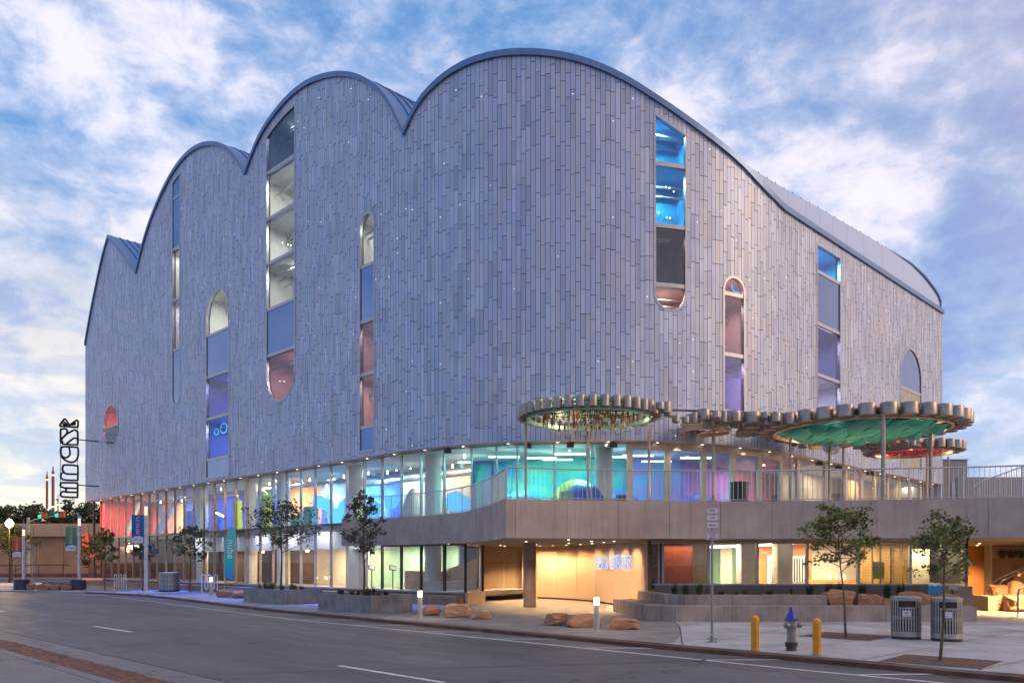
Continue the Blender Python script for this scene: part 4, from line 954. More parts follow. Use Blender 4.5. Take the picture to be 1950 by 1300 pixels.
# things on the terrace
tb = MB().lathe([(.33, 0), (.33, .95), (.35, .96), (.35, 1.02), (.2, 1.05)], (A(1408, 31.6), 31.6, 4.08), 22)
tb.build('terrace_bin', blackm, None, True, **T('black round bin behind the balustrade on the terrace', 'bin'))
for px, py, t_off in [(853, 853, .28), (1005, 845, .1), (1086, 842, .2), (1168, 840, .2), (1560, 881, .1), (1657, 899, .1), (1597, 883, .25)]:
    q = P(t_of(px, t_off), t_off); z = SOF-.32
    mb = MB().box(q.x-.16, q.x+.16, q.y-.14, q.y+.14, z, z+.2); mb.box(q.x-.03, q.x+.03, q.y-.03, q.y+.03, z+.2, SOF-.055)
    mb.build('soffit_speaker', blackm, None, **T('small black loudspeaker under the soffit %s' % {853: 'left of the terrace door', 1005: 'by the first canopy post', 1086: 'left of the second canopy post', 1168: 'right of the second canopy post', 1560: 'left of the double doors', 1657: 'farthest right over the timber wall', 1597: 'right of the mirror ball'}[px], 'loudspeaker', 'loudspeakers under the soffit'))
# terrace doors
dq = t_of(920, GO); DR = thing('terrace_door', 'grey framed glass door opening onto the curved terrace', 'door')
for a, b, z0, z1 in ((902, 905.5, 4.1, 6.75), (936.5, 940.5, 4.1, 6.75), (902, 940.5, 6.6, 6.75), (905.5, 936.5, 4.1, 4.28)):
    ribbon(MB(), t_of(a, GO), t_of(b, GO), GO-.09, GO-.005, z0, z1).build('door_frame', trimm, DR)
ribbon(MB(), t_of(908, GO), t_of(909, GO), GO-.16, GO-.1, 5.0, 5.5).build('handle', steel, DR)
def at_glass(name, px, w, z0, z1, m, lab, cat, o=GO-.12):
    t = t_of(px, o); return ribbon(MB(), t-w/2, t+w/2, o, o+.05, z0, z1).build(name, m, None, **T(lab, cat))
at_glass('notice_board', 1597, .5, 5.0, 5.9, blackm, 'black framed notice screen beside the double glass doors', 'screen')
at_glass('wall_sign', 1775, .9, 5.2, 5.9, pbr('dark_teal', (.01, .16, .2), .5), 'dark teal panel at the right end of the terrace glazing', 'sign')
# ------------------------------------------------------------------ beneath the terrace
LW = [(1021, 45), (1060, 43.9), (1100, 42.4), (1140, 40.2), (1167, 37.9), (1200, 35), (1228, 32.6)]
lnw = thing('entrance_wall', 'curved warm-lit panelled wall beneath the terrace carrying blue neon letters', 'wall')
lp = pbr('entrance_panel', (.68, .52, .38), .6, 0, .03, .7)
jj = [1021, 1060, 1098, 1134, 1168, 1200, 1228]
for a, b in zip(jj[:-1], jj[1:]):
    q = [line_at(LW, x) for x in np.linspace(a, b, 4)]
    for i in range(3):
        p0, p1 = q[i], q[i+1]; d = (p1-p0).normalized()
        if i == 0: p0 = p0+d*.012
        if i == 2: p1 = p1-d*.012
    mb = MB(); vs = []; fs = []; d0 = (q[1]-q[0]).normalized()*.012; q[0] = q[0]+d0; q[-1] = q[-1]-d0
    for i, p in enumerate(q):
        d = (q[min(i+1, 3)]-q[max(i-1, 0)]).normalized(); n = Vector((-d.y, d.x)); n = n if n.x > 0 else -n; r = p+n*.12
        vs += [(p.x, p.y, .09), (r.x, r.y, .09), (r.x, r.y, ZS+.02), (p.x, p.y, ZS+.02)]
    for i in range(3):
        for k in range(4): fs.append((i*4+k, i*4+(k+1) % 4, i*4+4+(k+1) % 4, i*4+4+k))
    fs += [(0, 3, 2, 1), (12, 13, 14, 15)]; mb.add(vs, fs).build('wall_panel', lp, lnw)
mb = MB(); q = [line_at(LW, x)+Vector((.06, .02)) for x in np.linspace(1021, 1228, 12)]
for a, b in zip(q[:-1], q[1:]): mb.seg(a, b, .05, 0, ZS)
mb.build('backing', backm, lnw)
MB().box(.55, 1.4, 44.95, 45.2, 0, ZS+.02).build('return_wall', lp, lnw)
rec = thing('entrance_recess', 'beige entrance recess with two flush door leaves left of the round column', 'doorway')
MB().box(-1.75, .62, 45.62, 45.8, 0, ZS+.02).build('back_wall', lp, rec)
for a, b in ((-1.62, -.5), (-.42, .52)): MB().box(a, b, 45.56, 45.61, .04, 2.05).build('door', pbr('door_leaf', (.50, .38, .26), .5, 0, .03), rec)
for x in (-1.66, -.46, .56): MB().box(x-.03, x+.03, 45.52, 45.6, 0, 2.12).build('door_frame', beigefr, rec)
MB().box(-1.7, .6, 45.52, 45.6, 2.08, 2.2).build('door_frame', beigefr, rec)
MB().seg((-1.5, 40.7), (-1.75, 45.7), .16, 0, ZS).build('side_wall', lp, rec)
c_ = thing('round_column', 'brown round concrete column beneath the terrace prow', 'column', (A(1008.5, 36.4), 36.4, 0))
MB().lathe([(.285, 0), (.285, ZS+.02)], (0, 0, 0), 32).build('shaft', pbr('column_concrete', (.27, .20, .18), .8, 0, .06, 2), c_, True); MB().lathe([(.30, 0), (.30, .03)], (0, 0, 0), 32).build('base_plate', backm, c_)
# corner bay left of the recess: glass return, stair inside
a, b = P(t_of(886, GO), GO), Vector((-1.45, 40.65)); cb = thing('corner_bay', 'dark framed glass corner bay beneath the terrace with white stair inside', 'window bay')
MB().seg(a+Vector((.05, .1)), b, .03, BZ, 2.8).build('glass_pane', glass, cb); MB().seg(a, b, .25, 0, BZ-.02).build('plinth', lp, cb)
for p in (a, b, P(t_of(848, GO), GO), P(t_of(887, GO), GO)): MB().box(p.x-.05, p.x+.05, p.y-.07, p.y+.07, BZ-.02, ZS+.01).build('post', blackm, cb)
ribbon(MB(), t_of(846, GO)+.05, t_of(886, GO)-.05, GO, GO+.02, BZ+.06, 2.82).build('glass_pane', glass, cb)
ribbon(MB(), t_of(730, GO), t_of(886, GO), GO-.09, GO+.12, 2.8, ZS+.015).build('head', darkfr, cb)
MB().prism([(-4.6, 40.8), (-1.8, 41.6), (-1.8, 42.1), (-4.6, 41.4)], BZ, 1.05).build('stair_plinth', whitew, cb)
MB().add([(-4.4, 41.5, 1.0), (-1.8, 42.2, 1.0), (-1.8, 42.2, 2.2), (-4.4, 41.5, 1.25), (-4.4, 41.7, 1.0), (-1.8, 42.4, 1.0), (-1.8, 42.4, 2.2), (-4.4, 41.7, 1.25)], [(0, 1, 2, 3), (7, 6, 5, 4), (0, 4, 5, 1), (1, 5, 6, 2), (2, 6, 7, 3), (3, 7, 4, 0)]).build('stair_side', whitew, cb)
desk = thing('reception_desk', 'pale reception desk with tablets behind the ground-floor glass', 'desk')
q = P(t_of(760, GO), GO+2.2); MB().seg(P(t_of(725, GO), 2.4), P(t_of(800, GO), 2.4), .6, BZ, 1.55).build('counter', pbr('pale_timber', (.6, .42, .3), .5), desk)
for px in (708, 748):
    q = P(t_of(px, 1.6), 1.6); tp = thing('tablet_stand', 'tilted white tablet on a dark stand, %s' % ('left of the two by the desk' if px == 708 else 'right of the two by the desk'), 'tablet', (q.x, q.y, BZ), .5, 'tablets at the desk')
    MB().tube([(0, 0, 0), (0, 0, 1.0)], .03, 8).build('stand', blackm, tp); sc_ = MB().box(-.19, .19, -.02, .02, -.14, .14).build('screen_frame', blackm, tp); sc_.location = (0, 0, 1.12); sc_.rotation_euler = (-.5, .15, 0)
    s2 = MB().box(-.15, .15, -.03, -.022, -.11, .11).build('screen', whitew, sc_)
# neon lettering traced as rounded strokes
def trace(seq, f, r, name, m, parent, closed_flags):
    for pts, cl_ in zip(seq, closed_flags):
        pts3 = [f(x, y) for x, y in pts]; out = []; n = len(pts3)
        rng_ = range(n if cl_ else n-1)
        for i in rng_:     # Catmull-Rom smoothing
            p0, p1, p2, p3 = pts3[i-1 if (cl_ or i) else 0], pts3[i], pts3[(i+1) % n], pts3[(i+2) % n if cl_ else min(i+2, n-1)]
            for s in (0, .34, .67): out.append(.5*((2*p1)+(p2-p0)*s+(2*p0-5*p1+4*p2-p3)*s*s+(3*p1-p0-3*p2+p3)*s**3))
        if not cl_: out.append(pts3[-1])
        MB().tube(out, r, 6, cl_).build(name, m, parent)
neonm = emi('neon_white_blue', (.10, .48, 1), 1.35)
ns = thing('neon_sign', 'glowing blue LA NUBE letters on the warm entrance wall', 'sign')
def nf(x, y):
    px, py = 1120+x/16.25, 1040+y/16.25; p = line_at(LW, px); d = line_at(LW, px+5)-line_at(LW, px-5); n = Vector((d.y, -d.x)).normalized(); n = n if n.x < 0 else -n
    p = p+n*.16; return Vector((p.x, p.y, ZP(py, p.y)))
letters = [[[(355, 340), (378, 292), (412, 310), (480, 460), (520, 545), (522, 625), (495, 672), (385, 672), (355, 630)], [(402, 350), (400, 640)], [(425, 390), (442, 500), (505, 555)]],
           [[(600, 300), (642, 322), (680, 480), (692, 630), (660, 680), (575, 672), (540, 628), (560, 470)], [(688, 520), (600, 665)], [(600, 330), (575, 640)]],
           [[(800, 300), (850, 325), (872, 385), (900, 292), (938, 320), (940, 610), (900, 672), (825, 680), (790, 632), (788, 330)], [(830, 330), (930, 600)], [(800, 500), (865, 640)]],
           [[(972, 325), (1040, 265), (1102, 310), (1105, 600), (1060, 680), (1000, 662), (970, 600)], [(1040, 290), (1040, 560)]],
           [[(1150, 312), (1205, 280), (1265, 312), (1270, 470), (1235, 518), (1280, 560), (1280, 650), (1212, 690), (1150, 655)], [(1150, 520), (1235, 518)]],
           [[(1308, 312), (1372, 288), (1440, 310), (1452, 370), (1395, 415), (1395, 515), (1452, 560), (1442, 660), (1372, 700), (1310, 670)], [(1320, 530), (1440, 545)], [(1320, 410), (1395, 412)]]]
for Lt in letters: trace(Lt, nf, .018, 'neon_letter', neonm, ns, [True]+[False]*(len(Lt)-1))
q = nf(900, 480); lamp('AREA', 'neon_glow', (q.x-.25, q.y-.15, q.z), (.2, .5, 1), 2, 1.0, .5, aim=(.9, .4, 0))
# wall washers and downlights under the terrace
for px in (1035, 1052, 1080, 1110, 1140, 1165, 1190, 1212):
    p = line_at(LW, px); d = (line_at(LW, px+4)-line_at(LW, px-4)).normalized(); n = Vector((d.y, -d.x)); n = n if n.x < 0 else -n; q = p+n*.95
    disc(q, ZS+.015, .06).build('downlight', dlm, TER); lamp('SPOT', 'wall_washer', (q.x, q.y, ZS-.05), (1, .61, .29), 300, .05, aim=(-n.x*.35, -n.y*.35, -1), spot=125, blend=.9)
for x, y, pw in [(-.4, 43.8, 900), (-.6, 42, 800), (1.2, 40.2, 900), (2.6, 37.2, 900), (.8, 37.6, 700), (3.3, 33.8, 700), (.6, 34.5, 500), (2.2, 31.6, 380), (-3, 38.4, 60)]:
    disc(Vector((x, y)), ZS+.015, .06).build('downlight', dlm, TER); lamp('SPOT', 'soffit_downlight', (x, y, ZS-.05), (1, .62, .30), pw, .06, spot=120, blend=.9)
for x, y, pw in [(A(1865, 38), 38, 1700), (A(1905, 34), 31.8, 2600), (A(1800, 40), 40, 400), (A(1955, 34), 31.5, 2600), (A(1865, 42), 42.2, 1500)]:
    disc(Vector((x, y)), ZS+.015, .08).build('downlight', dlm, TER); lamp('SPOT', 'soffit_downlight', (x, y, ZS-.05), (1, .55, .20), pw, .08, spot=135, blend=.9)
# ------------------------------------------------------------------ café frontage at right
YS = 33.2
SH = thing('shopfront', 'warmly lit ribbon of ground-floor windows beneath the terrace', 'shopfront')
gm = pbr('low_wall_concrete', (.23, .21, .21), .8, 0, .08, 1)
xs0 = A(1240, YS)
for a, b in zip([1246, 1345, 1450, 1555, 1640, 1745], [1344, 1449, 1554, 1639, 1744, 1836]): MB().box(A(a, YS), A(b, YS), YS-.12, YS+.2, 0, 1.07).build('wall_panel', gm, SH)
bars = [1262, 1348, 1442, 1537, 1634, 1733, 1834]
for x in bars: MB().box(A(x, YS)-.05, A(x, YS)+.05, YS-.06, YS+.08, 1.1, ZS).build('mullion', framem, SH)
MB().box(A(1243, YS), A(1840, YS), YS-.07, YS+.1, 1.07, 1.13).build('sill', framem, SH); MB().box(A(1230, YS), A(1840, YS), YS-.1, YS+.12, ZS-.10, ZS+.015).build('head', beigefr, SH)
for a, b in zip(bars[:-1], bars[1:]): MB().box(A(a, YS)+.055, A(b, YS)-.055, YS, YS+.02, 1.135, ZS-.105).build('glass_pane', glass, SH)
MB().box(A(1240, YS)+.02, A(1253, YS), YS-.02, YS+.01, .9, ZS-.1).build('glass_door', glassr, SH); MB().box(A(1253.5, YS), A(1256, YS), YS-.05, YS+.05, .9, ZS-.1).build('door_frame', beigefr, SH)
MB().box(A(1256.5, YS), A(1261, YS), YS-.03, YS+.1, .9, ZS-.1).build('jamb', blackm, SH); MB().box(A(1228, 32.7), A(1240, 32.7), 32.7, 33.3, .5, ZS+.01).build('jamb', pbr('jamb_brown', (.25, .14, .10), .6), SH)
MB().box(A(1240, YS), A(1263, YS), YS-.1, YS+.2, .4, .9).build('step', conc, SH)
MB().box(A(1834, YS)+.06, A(1841, YS), YS-.1, YS+3, 0, ZS).build('jamb', blackm, SH)
MB().box(A(1240, YS), A(1840, YS)-.4, YS+.25, 41, .5, .6).build('floor_slab', floorm, SH); MB().box(A(1255, YS), A(1838, YS), YS+.13, 41, ZS-.04, ZS+.005).build('ceiling', creamw, SH)
def bx(a, b, y, z0, z1, m, nm, th=.1): return MB().box(A(a, y), A(b, y), y, y+th, z0, z1).build(nm, m, SH)
bx(1263, 1319, 34.5, .6, ZS-.05, pbr('terracotta_panel', (.36, .09, .04), .5, 0, .12, 1), 'inner_wall'); bx(1319.5, 1352, 35.2, .6, ZS-.05, pbr('taupe_wall', (.42, .33, .22), .6), 'inner_wall')
bx(1345, 1374, 38.2, .6, ZS-.05, mintw, 'inner_wall'); bx(1372, 1394, 37.4, .6, ZS-.05, creamw, 'inner_wall'); bx(1390, 1420, 38.4, .6, ZS-.05, mintw, 'inner_wall')
bx(1412, 1442, 35.0, .6, ZS-.05, creamw, 'inner_wall', .8); bx(1440, 1546, 37.6, .6, ZS-.05, orangew, 'sign_wall'); bx(1481, 1510, 34.8, .6, ZS-.05, creamw, 'pier', .7)
bx(1540, 1640, 38.0, .6, ZS-.05, creamw, 'inner_wall'); bx(1538, 1640, 36.6, .6, 1.2, orangew, 'counter_front', .5); bx(1634, 1840, 36.4, .6, ZS-.05, pbr('amber_wall', (.55, .38, .14), .6, 0, .08), 'inner_wall')
bx(1240, 1263, 36, .6, ZS-.05, brownw, 'inner_wall')
sh_l = [(1461, 1487, 37.5, .98, 2.33), (1498, 1536, 37.5, .98, 2.3)]
for a, b, y, z0, z1 in sh_l:
    bx(a, b, y-.03, z0, z1, whitew, 'hatch_frame', .1); bx(a+6, b, y-.08, z0+.12, z1-.12, brownw, 'hatch', .04)
    n = 7
    for i in range(n): x = a+7+(b-a-8)*i/(n-1); bx(x, x+1.4, y-.13, z0+.12, z1-.12, whitew, 'slat', .04)
text('e Stars Co', .25, whitew, SH, (A(1464, 37.5), 37.58, ZP(1050, 37.5)), name='wall_lettering')
slm = pbr('timber_slat', (.50, .30, .10), .5, 0, .1)
for cx_, w_ in ((1648, 14), (1687, 16), (1708, 10), (1724, 8)):
    for i in range(14): bx(cx_-w_/2, cx_+w_/2, 36.2, 1.0+i*.125, 1.07+i*.125, slm, 'slat', .08)
bx(1661, 1684, 34.2, 1.3, 2.02, pbr('olive_poster', (.36, .34, .10), .6), 'poster', .03); bx(1746, 1756, 36.3, 1.4, 1.95, pbr('grey_poster', (.4, .38, .36), .6), 'poster', .03)
bx(1736, 1770, 35.4, .6, ZS-.3, creamw, 'inner_wall')
for x in (1661.5, 1677, 1697): bx(x, x+1.6, 36.15, .6, ZS-.2, darkfr, 'timber_frame', .1)
strip_m = emi('strip_light', (1, .90, .72), 7)
for a, b, y0, y1 in [(1350, 1411, 1041, 1039), (1443, 1510, 1038, 1034)]: 
    Ys = 35.6; MB().tube([(A(a, Ys), Ys, ZP(y0, Ys)), (A(b, Ys), Ys, ZP(y1, Ys))], .05, 6).build('strip_light', strip_m, SH)
for px, pw, y, col in [(1300, 14, 34.1, (1, .66, .4)), (1380, 100, 35.7, (1, .85, .6)), (1470, 120, 36.0, (1, .80, .52)), (1580, 150, 36.0, (1, .80, .52)), (1690, 55, 35.3, (1, .74, .36)), (1780, 60, 35.0, (1, .78, .42))]:
    lamp('AREA', 'shop_light', (A(px, y), y, ZS-.14), col, pw*1.5, 1.6, .5)
for x, y in [(1352, 1040), (1501, 1031)]: disc(Vector((A(x, 34.4), 34.4)), ZS-.05, .07).build('downlight', emi('bright_spot', (1, .95, .8), 25), SH)
for i, (px, py) in enumerate([(1580, 1096), (1594, 1096), (1608, 1095)]):
    y = 36.4; MB().lathe([(.05, 0), (.06, .1), (.04, .2), (.02, .26)], (A(px, y), y, 1.2), 10).build('bottle', whitew, None, **T('pale bottle on the counter, %s' % ('left of three', 'middle of three', 'right of three')[i], 'bottle', 'bottles on the cafe counter'))
# stepped bench and planting bed
bench = thing('stepped_bench', 'stepped concrete bench walls wrapping the planting bed', 'bench')
bm_ = pbr('bench_concrete', (.30, .25, .225), .82, 0, .14, 1.4, .2, 40, streak=.6)
b1o = [(4.1, 33), (4.6, 27.95), (5.5, 27.4)]+[(5.5+1.9*k, 27.35) for k in range(1, 6)]+[(15.6, 27.3)]
b1i = [(4.95, 33), (5.35, 28.6), (5.95, 28.2)]+[(5.5+1.9*k, 28.1) for k in range(1, 6)]+[(15.6, 28.05)]
for k in range(len(b1o)-1):
    a, b, c, d = [Vector(p) for p in (b1o[k], b1o[k+1], b1i[k+1], b1i[k])]; e = (b-a).normalized()*.006; e2 = (c-d).normalized()*.006
    ns_ = 3 if k == 0 else 1
    for s in range(ns_):
        f0, f1 = s/ns_, (s+1)/ns_; MB().prism([tuple(p) for p in (a.lerp(b, f0)+e, a.lerp(b, f1)-e, d.lerp(c, f1)-e2, d.lerp(c, f0)+e2)], 0, .52).build('bench_block', bm_, bench)
b2o = [(5.05, 32.6), (5.4, 28.75), (6.0, 28.3)]+[(5.9+1.75*k, 28.25) for k in range(1, 3)]+[(10.95, 28.25)]
b2i = [(5.45, 32.6), (5.8, 29.0), (6.2, 28.7)]+[(5.9+1.75*k, 28.65) for k in range(1, 3)]+[(10.95, 28.65)]
for k in range(len(b2o)-1):
    a, b, c, d = [Vector(p) for p in (b2o[k], b2o[k+1], b2i[k+1], b2i[k])]; e = (b-a).normalized()*.006; e2 = (c-d).normalized()*.006
    MB().prism([tuple(p) for p in (a+e, b-e, c-e2, d+e2)], .3, .86).build('bench_block', bm_, bench)
soil = pbr('soil', (.10, .07, .05), .95, 0, .3, 3, .5, 20)
MB().prism([(5.1, 33.05), (5.6, 28.7), (6.1, 28.5), (11, 28.4), (11, 33.05)], 0, .74).build('soil', soil, bench); MB().prism([(11.01, 33.05), (11.01, 27.9), (15.5, 27.9), (18, 33.05)], 0, .48).build('soil', soil, bench)
MB().box(A(1822, 31.6), A(1852, 31.6), 31.6, 33, 0, 1.07).build('end_block', gm, bench)
# right side: orange wall, retaining wall, rock pile, handrails
MB().box(A(1836, 44), A(1886, 44), 44, 44.3, .12, ZP(1038, 44)).build('lit_wall', pbr('terracotta_wall', (.60, .30, .14), .75, 0, .04), None, **T('smooth orange lit wall beneath the right end of the terrace', 'wall'))
Yr = 41; rw = thing('retaining_wall', 'brown stone retaining wall behind the boulders at right', 'wall')
for i, (a, b) in enumerate(((1886, 1926), (1926.4, 1990), (1990.4, 2080))): MB().box(A(a, Yr), A(b, Yr), Yr, Yr+.4, 0, ZP(1062, Yr)).build('wall_panel', pbr('retaining_stone', (.36, .20, .13), .85, 0, .15, 1.2), rw)
MB().box(A(1883, Yr), A(1887, Yr), Yr-.1, Yr+.4, 0, ZS).build('pier', lp, rw); MB().box(A(1886, Yr+2), A(2100, Yr+2), Yr+2, Yr+2.2, 0, ZS).build('back_wall', conc, rw)
MB().box(A(1886, Yr), A(2080, Yr), Yr-.02, Yr+.3, ZP(1040, Yr), ZP(1038.5, Yr)).build('rail', darkfr, rw)
MB().box(A(1874, 33.5), A(1892, 33.5), 33.2, 40, 0, .62).build('step_block', lp, None, **T('low tan block at the foot of the boulder stair', 'block')); 
def rail(name, pts, lab, m=steel, r=.03):
    return MB().tube([(A(x, d), d, ZP(y, d)) for x, y, d in pts], r, 8).build(name, m, None, True, **T(lab, 'handrail'))
rail('handrail', [(1889, 1128, 36), (1889, 1112, 36), (1893, 1106, 36), (1920, 1093, 36.5), (1955, 1077, 37), (2000, 1056, 38)], 'outer grey handrail climbing above the boulders at right')
rail('handrail', [(1904, 1118, 36), (1905, 1110, 36), (1909, 1105, 36), (1930, 1095, 36.5), (1960, 1081, 37), (2000, 1064, 38)], 'inner grey handrail climbing above the boulders at right')
rail('handrail', [(1938, 1178, 30), (1938.5, 1130, 30), (1941, 1121, 30), (1948, 1117, 30.3), (1975, 1108, 31)], 'near grey handrail at the right edge of the picture', trimm, .035)
# ------------------------------------------------------------------ boulders, grasses, trees
def rock(px0, px1, yt, yb, lab, zb=0, m=rockm, depth=.75, seed=0, grp='boulders on the pavement', Yo=None):
    rg = random.Random(seed*17+int(px0)); 
    if Yo is None: Yf = F*(EYE-zb)/(yb-HY)
    else: Yf = Yo; zb = ZP(yb, Yf)
    w_ = A(px1, Yf)-A(px0, Yf); h = ZP(yt, Yf)-zb; d = w_*depth; cx = (A(px0, Yf)+A(px1, Yf))/2; cy = Yf+d/2
    bmr = bmesh.new(); ce = lambda v, e: math.copysign(abs(v)**e, v)
    for k in range(30):
        u_ = Vector((rg.gauss(0, 1), rg.gauss(0, 1), rg.gauss(0, 1))).normalized(); q_ = Vector((ce(u_.x, .45), ce(u_.y, .45), ce(u_.z, .45)))*rg.uniform(.9, 1.0)
        bmr.verts.new((q_.x, q_.y, q_.z))
    bmesh.ops.convex_hull(bmr, input=bmr.verts); loose = [v for v in bmr.verts if not v.link_faces]; bmesh.ops.delete(bmr, geom=loose, context='VERTS')
    bmesh.ops.bevel(bmr, geom=bmr.edges[:], offset=.07, segments=1, affect='EDGES', clamp_overlap=True)
    bmesh.ops.triangulate(bmr, faces=bmr.faces[:]); bmesh.ops.subdivide_edges(bmr, edges=[e for e in bmr.edges if e.calc_length() > .25], cuts=2, use_grid_fill=True)
    sd = Vector((rg.uniform(0, 50), rg.uniform(0, 50), 0)); vs = []; bmr.verts.index_update()
    xs_ = [v.co.x for v in bmr.verts]; zs_ = [v.co.z for v in bmr.verts]; ax, bx_, az, bz_ = min(xs_), max(xs_), min(zs_), max(zs_)
    for v in bmr.verts:
        c_ = v.co; f_ = 1+.10*mnoise.noise(c_*1.7+sd)+.05*mnoise.noise(c_*5+sd)+.03*math.sin(c_.z*14+3*mnoise.noise(c_*2+sd))
        vs.append((cx+((c_.x-ax)/(bx_-ax)-.5)*w_*f_, cy+c_.y*f_*d/2, zb-.02+(c_.z-az)/(bz_-az)*(h+.02)*(f_*.5+.5)))
    fs = [tuple(v.index for v in f.verts) for f in bmr.faces]; bmr.free()
    return MB().add(vs, fs).build('boulder', m, None, **T(lab, 'boulder', grp))
FS = [(1037, 1085, 1167, 1191, 'rough orange boulder left of the near light bollard', rockm), (1080, 1148, 1170, 1195, 'low long orange boulder behind the near light bollard', rockm), (1161, 1220, 1178, 1199, 'flat orange and grey boulder right of the near light bollard', rockm),
      (806, 840, 1154, 1172, 'small layered boulder beside the bollard right of the planters', rockm), (844, 896, 1150, 1176, 'rounded pink boulder, middle of three by the entrance', rockp), (894, 935, 1161, 1179, 'speckled boulder, right of three by the entrance', rockp),
      (408, 440, 1122, 1137, 'bright orange boulder beside the far light bollard', rockm), (437, 467, 1123, 1139, 'brown boulder against the left planter', rockm),
      (48, 64, 1110, 1123, 'small boulder touching the left dark post base', rockm), (65, 92, 1111, 1123.5, 'boulder second from left in the street corner row', rockm), (92, 112, 1112, 1123.5, 'dark boulder third in the street corner row', rockm), (112, 132, 1113, 1123.5, 'flat boulder fourth in the street corner row', rockm)]
for i, (a, b, t_, bb, lab, m) in enumerate(FS): rock(a, b, t_, bb, lab, 0, m, .75, i)
for i, (a, b, t_, bb, lab) in enumerate([(1573, 1632, 1122, 1157, 'big squared sandstone block at the end of the stepped bench'), (1634, 1685, 1131, 1157, 'sloping sandstone block second from the bench end'), (1680, 1714, 1139, 1160, 'low grey-brown boulder left of the litter bins'), (1718, 1782, 1127, 1158, 'long brown boulder showing between the litter bins'), (1780, 1840, 1131, 1154, 'boulder behind the right litter bin'), (1764, 1790, 1150, 1158, 'flat little boulder between the two litter bins')]):
    rock(a, b, t_, bb, lab, .48, rockm, .55, 40+i, 'sandstone blocks in the planting bed', 28.4 if i != 5 else 28.1)
for i, (a, b, t_, bb, Yq, lab) in enumerate([(1892, 1928, 1113, 1136, 34.2, 'orange boulder on top of the big pale one by the handrail'), (1890, 1934, 1134, 1167, 33.2, 'biggest pale orange boulder at the foot of the stair'), (1927, 1952, 1106, 1138, 34, 'orange boulder under the handrail, second step up'), (1943, 1990, 1098, 1138, 35, 'upper orange boulder at the right picture edge'),
                                            (1930, 1985, 1132, 1172, 32.5, 'reddish boulder behind the near handrail'), (1960, 2030, 1085, 1110, 36, 'topmost orange boulder of the stair pile')]):
    rock(a, b, t_, bb, lab, 0, rockp, .8, 60+i, 'boulders piled beside the stair', Yq)
def tuft(px, Yf, zb, h, wd, m, lab, n=90, grp='ornamental grasses'):
    rg = random.Random(int(px*7)); mb = MB(); cx = A(px, Yf)
    for i in range(n):
        a = rg.uniform(0, 6.283); r0 = rg.uniform(0, .25)*wd; r1 = rg.uniform(.2, .75)*wd; hh = h*rg.uniform(.55, 1.05)*(1-.25*(r1/wd)); t_ = .012
        x0, y0 = cx+r0*math.cos(a), Yf+r0*math.sin(a); x1, y1 = cx+r1*math.cos(a), Yf+r1*math.sin(a); tx, ty = -math.sin(a)*t_, math.cos(a)*t_
        xm, ym = x0*.6+x1*.4, y0*.6+y1*.4
        mb.add([(x0-tx, y0-ty, zb), (x0+tx, y0+ty, zb), (xm+tx, ym+ty, zb+hh*.62), (xm-tx, ym-ty, zb+hh*.62), (x1, y1, zb+hh)], [(0, 1, 2, 3), (3, 2, 4)])
    return mb.build('grass_tuft', m, None, **T(lab, 'ornamental grass', grp))
for i, (px, h, wd, m) in enumerate([(1285, .62, .34, grassd), (1306, .6, .3, grassd), (1332, .62, .32, grassd), (1374, .3, .28, grassm), (1402, .24, .2, grassm), (1419, .36, .26, grassm), (1447, .2, .2, grassm), (1465, .34, .28, grassm), (1507, .4, .12, grassd), (1541, .55, .42, grassd)]):
    nm = ['leftmost tall dark', 'second tall dark', 'tall dark grass by the sign post, third', 'small tawny', 'tiny tawny', 'small upright green', 'lowest tawny', 'rounded tawny', 'thin single spike of', 'broad dark'][i]
    tuft(px, 29.6, .74, h, wd, m, '%s grass clump above the stepped bench' % nm if 'grass' not in nm else 'tall dark clump just left of the sign post above the bench')
for i, px in enumerate([1580, 1600, 1642, 1690, 1716]): tuft(px, 30.6, .48, .95, .4, grassd, 'dark tall grass clump behind the sandstone blocks, %s' % ('first from the bench', 'behind the young tree', 'behind the sloping block', 'behind the grey-brown boulder', 'nearest the litter bins')[i])
for i, px in enumerate([1908, 1925, 1942, 1958]): tuft(px, Yr+.6, ZP(1062, Yr), .55, .6, grassd, 'green shrub on the retaining wall, %s' % ('leftmost', 'second from left', 'third from left', 'rightmost')[i], 160, 'shrubs on the retaining wall')
plm = pbr('planter_concrete', (.25, .235, .235), .82, 0, .16, 1.5, .2, 40, streak=.7)
def planter(c0, c1, c2, lab, h=.69, name='planter'):
    a, b, c = [Vector(p) for p in (c0, c1, c2)]; d = a+(c-b); pl_ = thing(name, lab, 'planter')
    q = [a, b, c, d]; ctr = (a+b+c+d)/4; inn = [p+(ctr-p).normalized()*.2 for p in q]
    for i in range(4):
        j = (i+1) % 4; MB().prism([tuple(p) for p in (q[i], q[j], inn[j], inn[i])], 0, h).build('planter_wall', plm, pl_)
    MB().prism([tuple(p+(p-ctr).normalized()*.02) for p in inn], .02, h-.08).build('soil', soil, pl_); return inn, h-.08
P1, z1 = planter(G(463.5, 1143.5), G(541, 1151), G(614, 1148), 'long concrete planter at left under the bushy dark tree')
P2, z2 = planter(G(606, 1160), G(707, 1167), G(786, 1164.5), 'right concrete planter nearer the entrance')
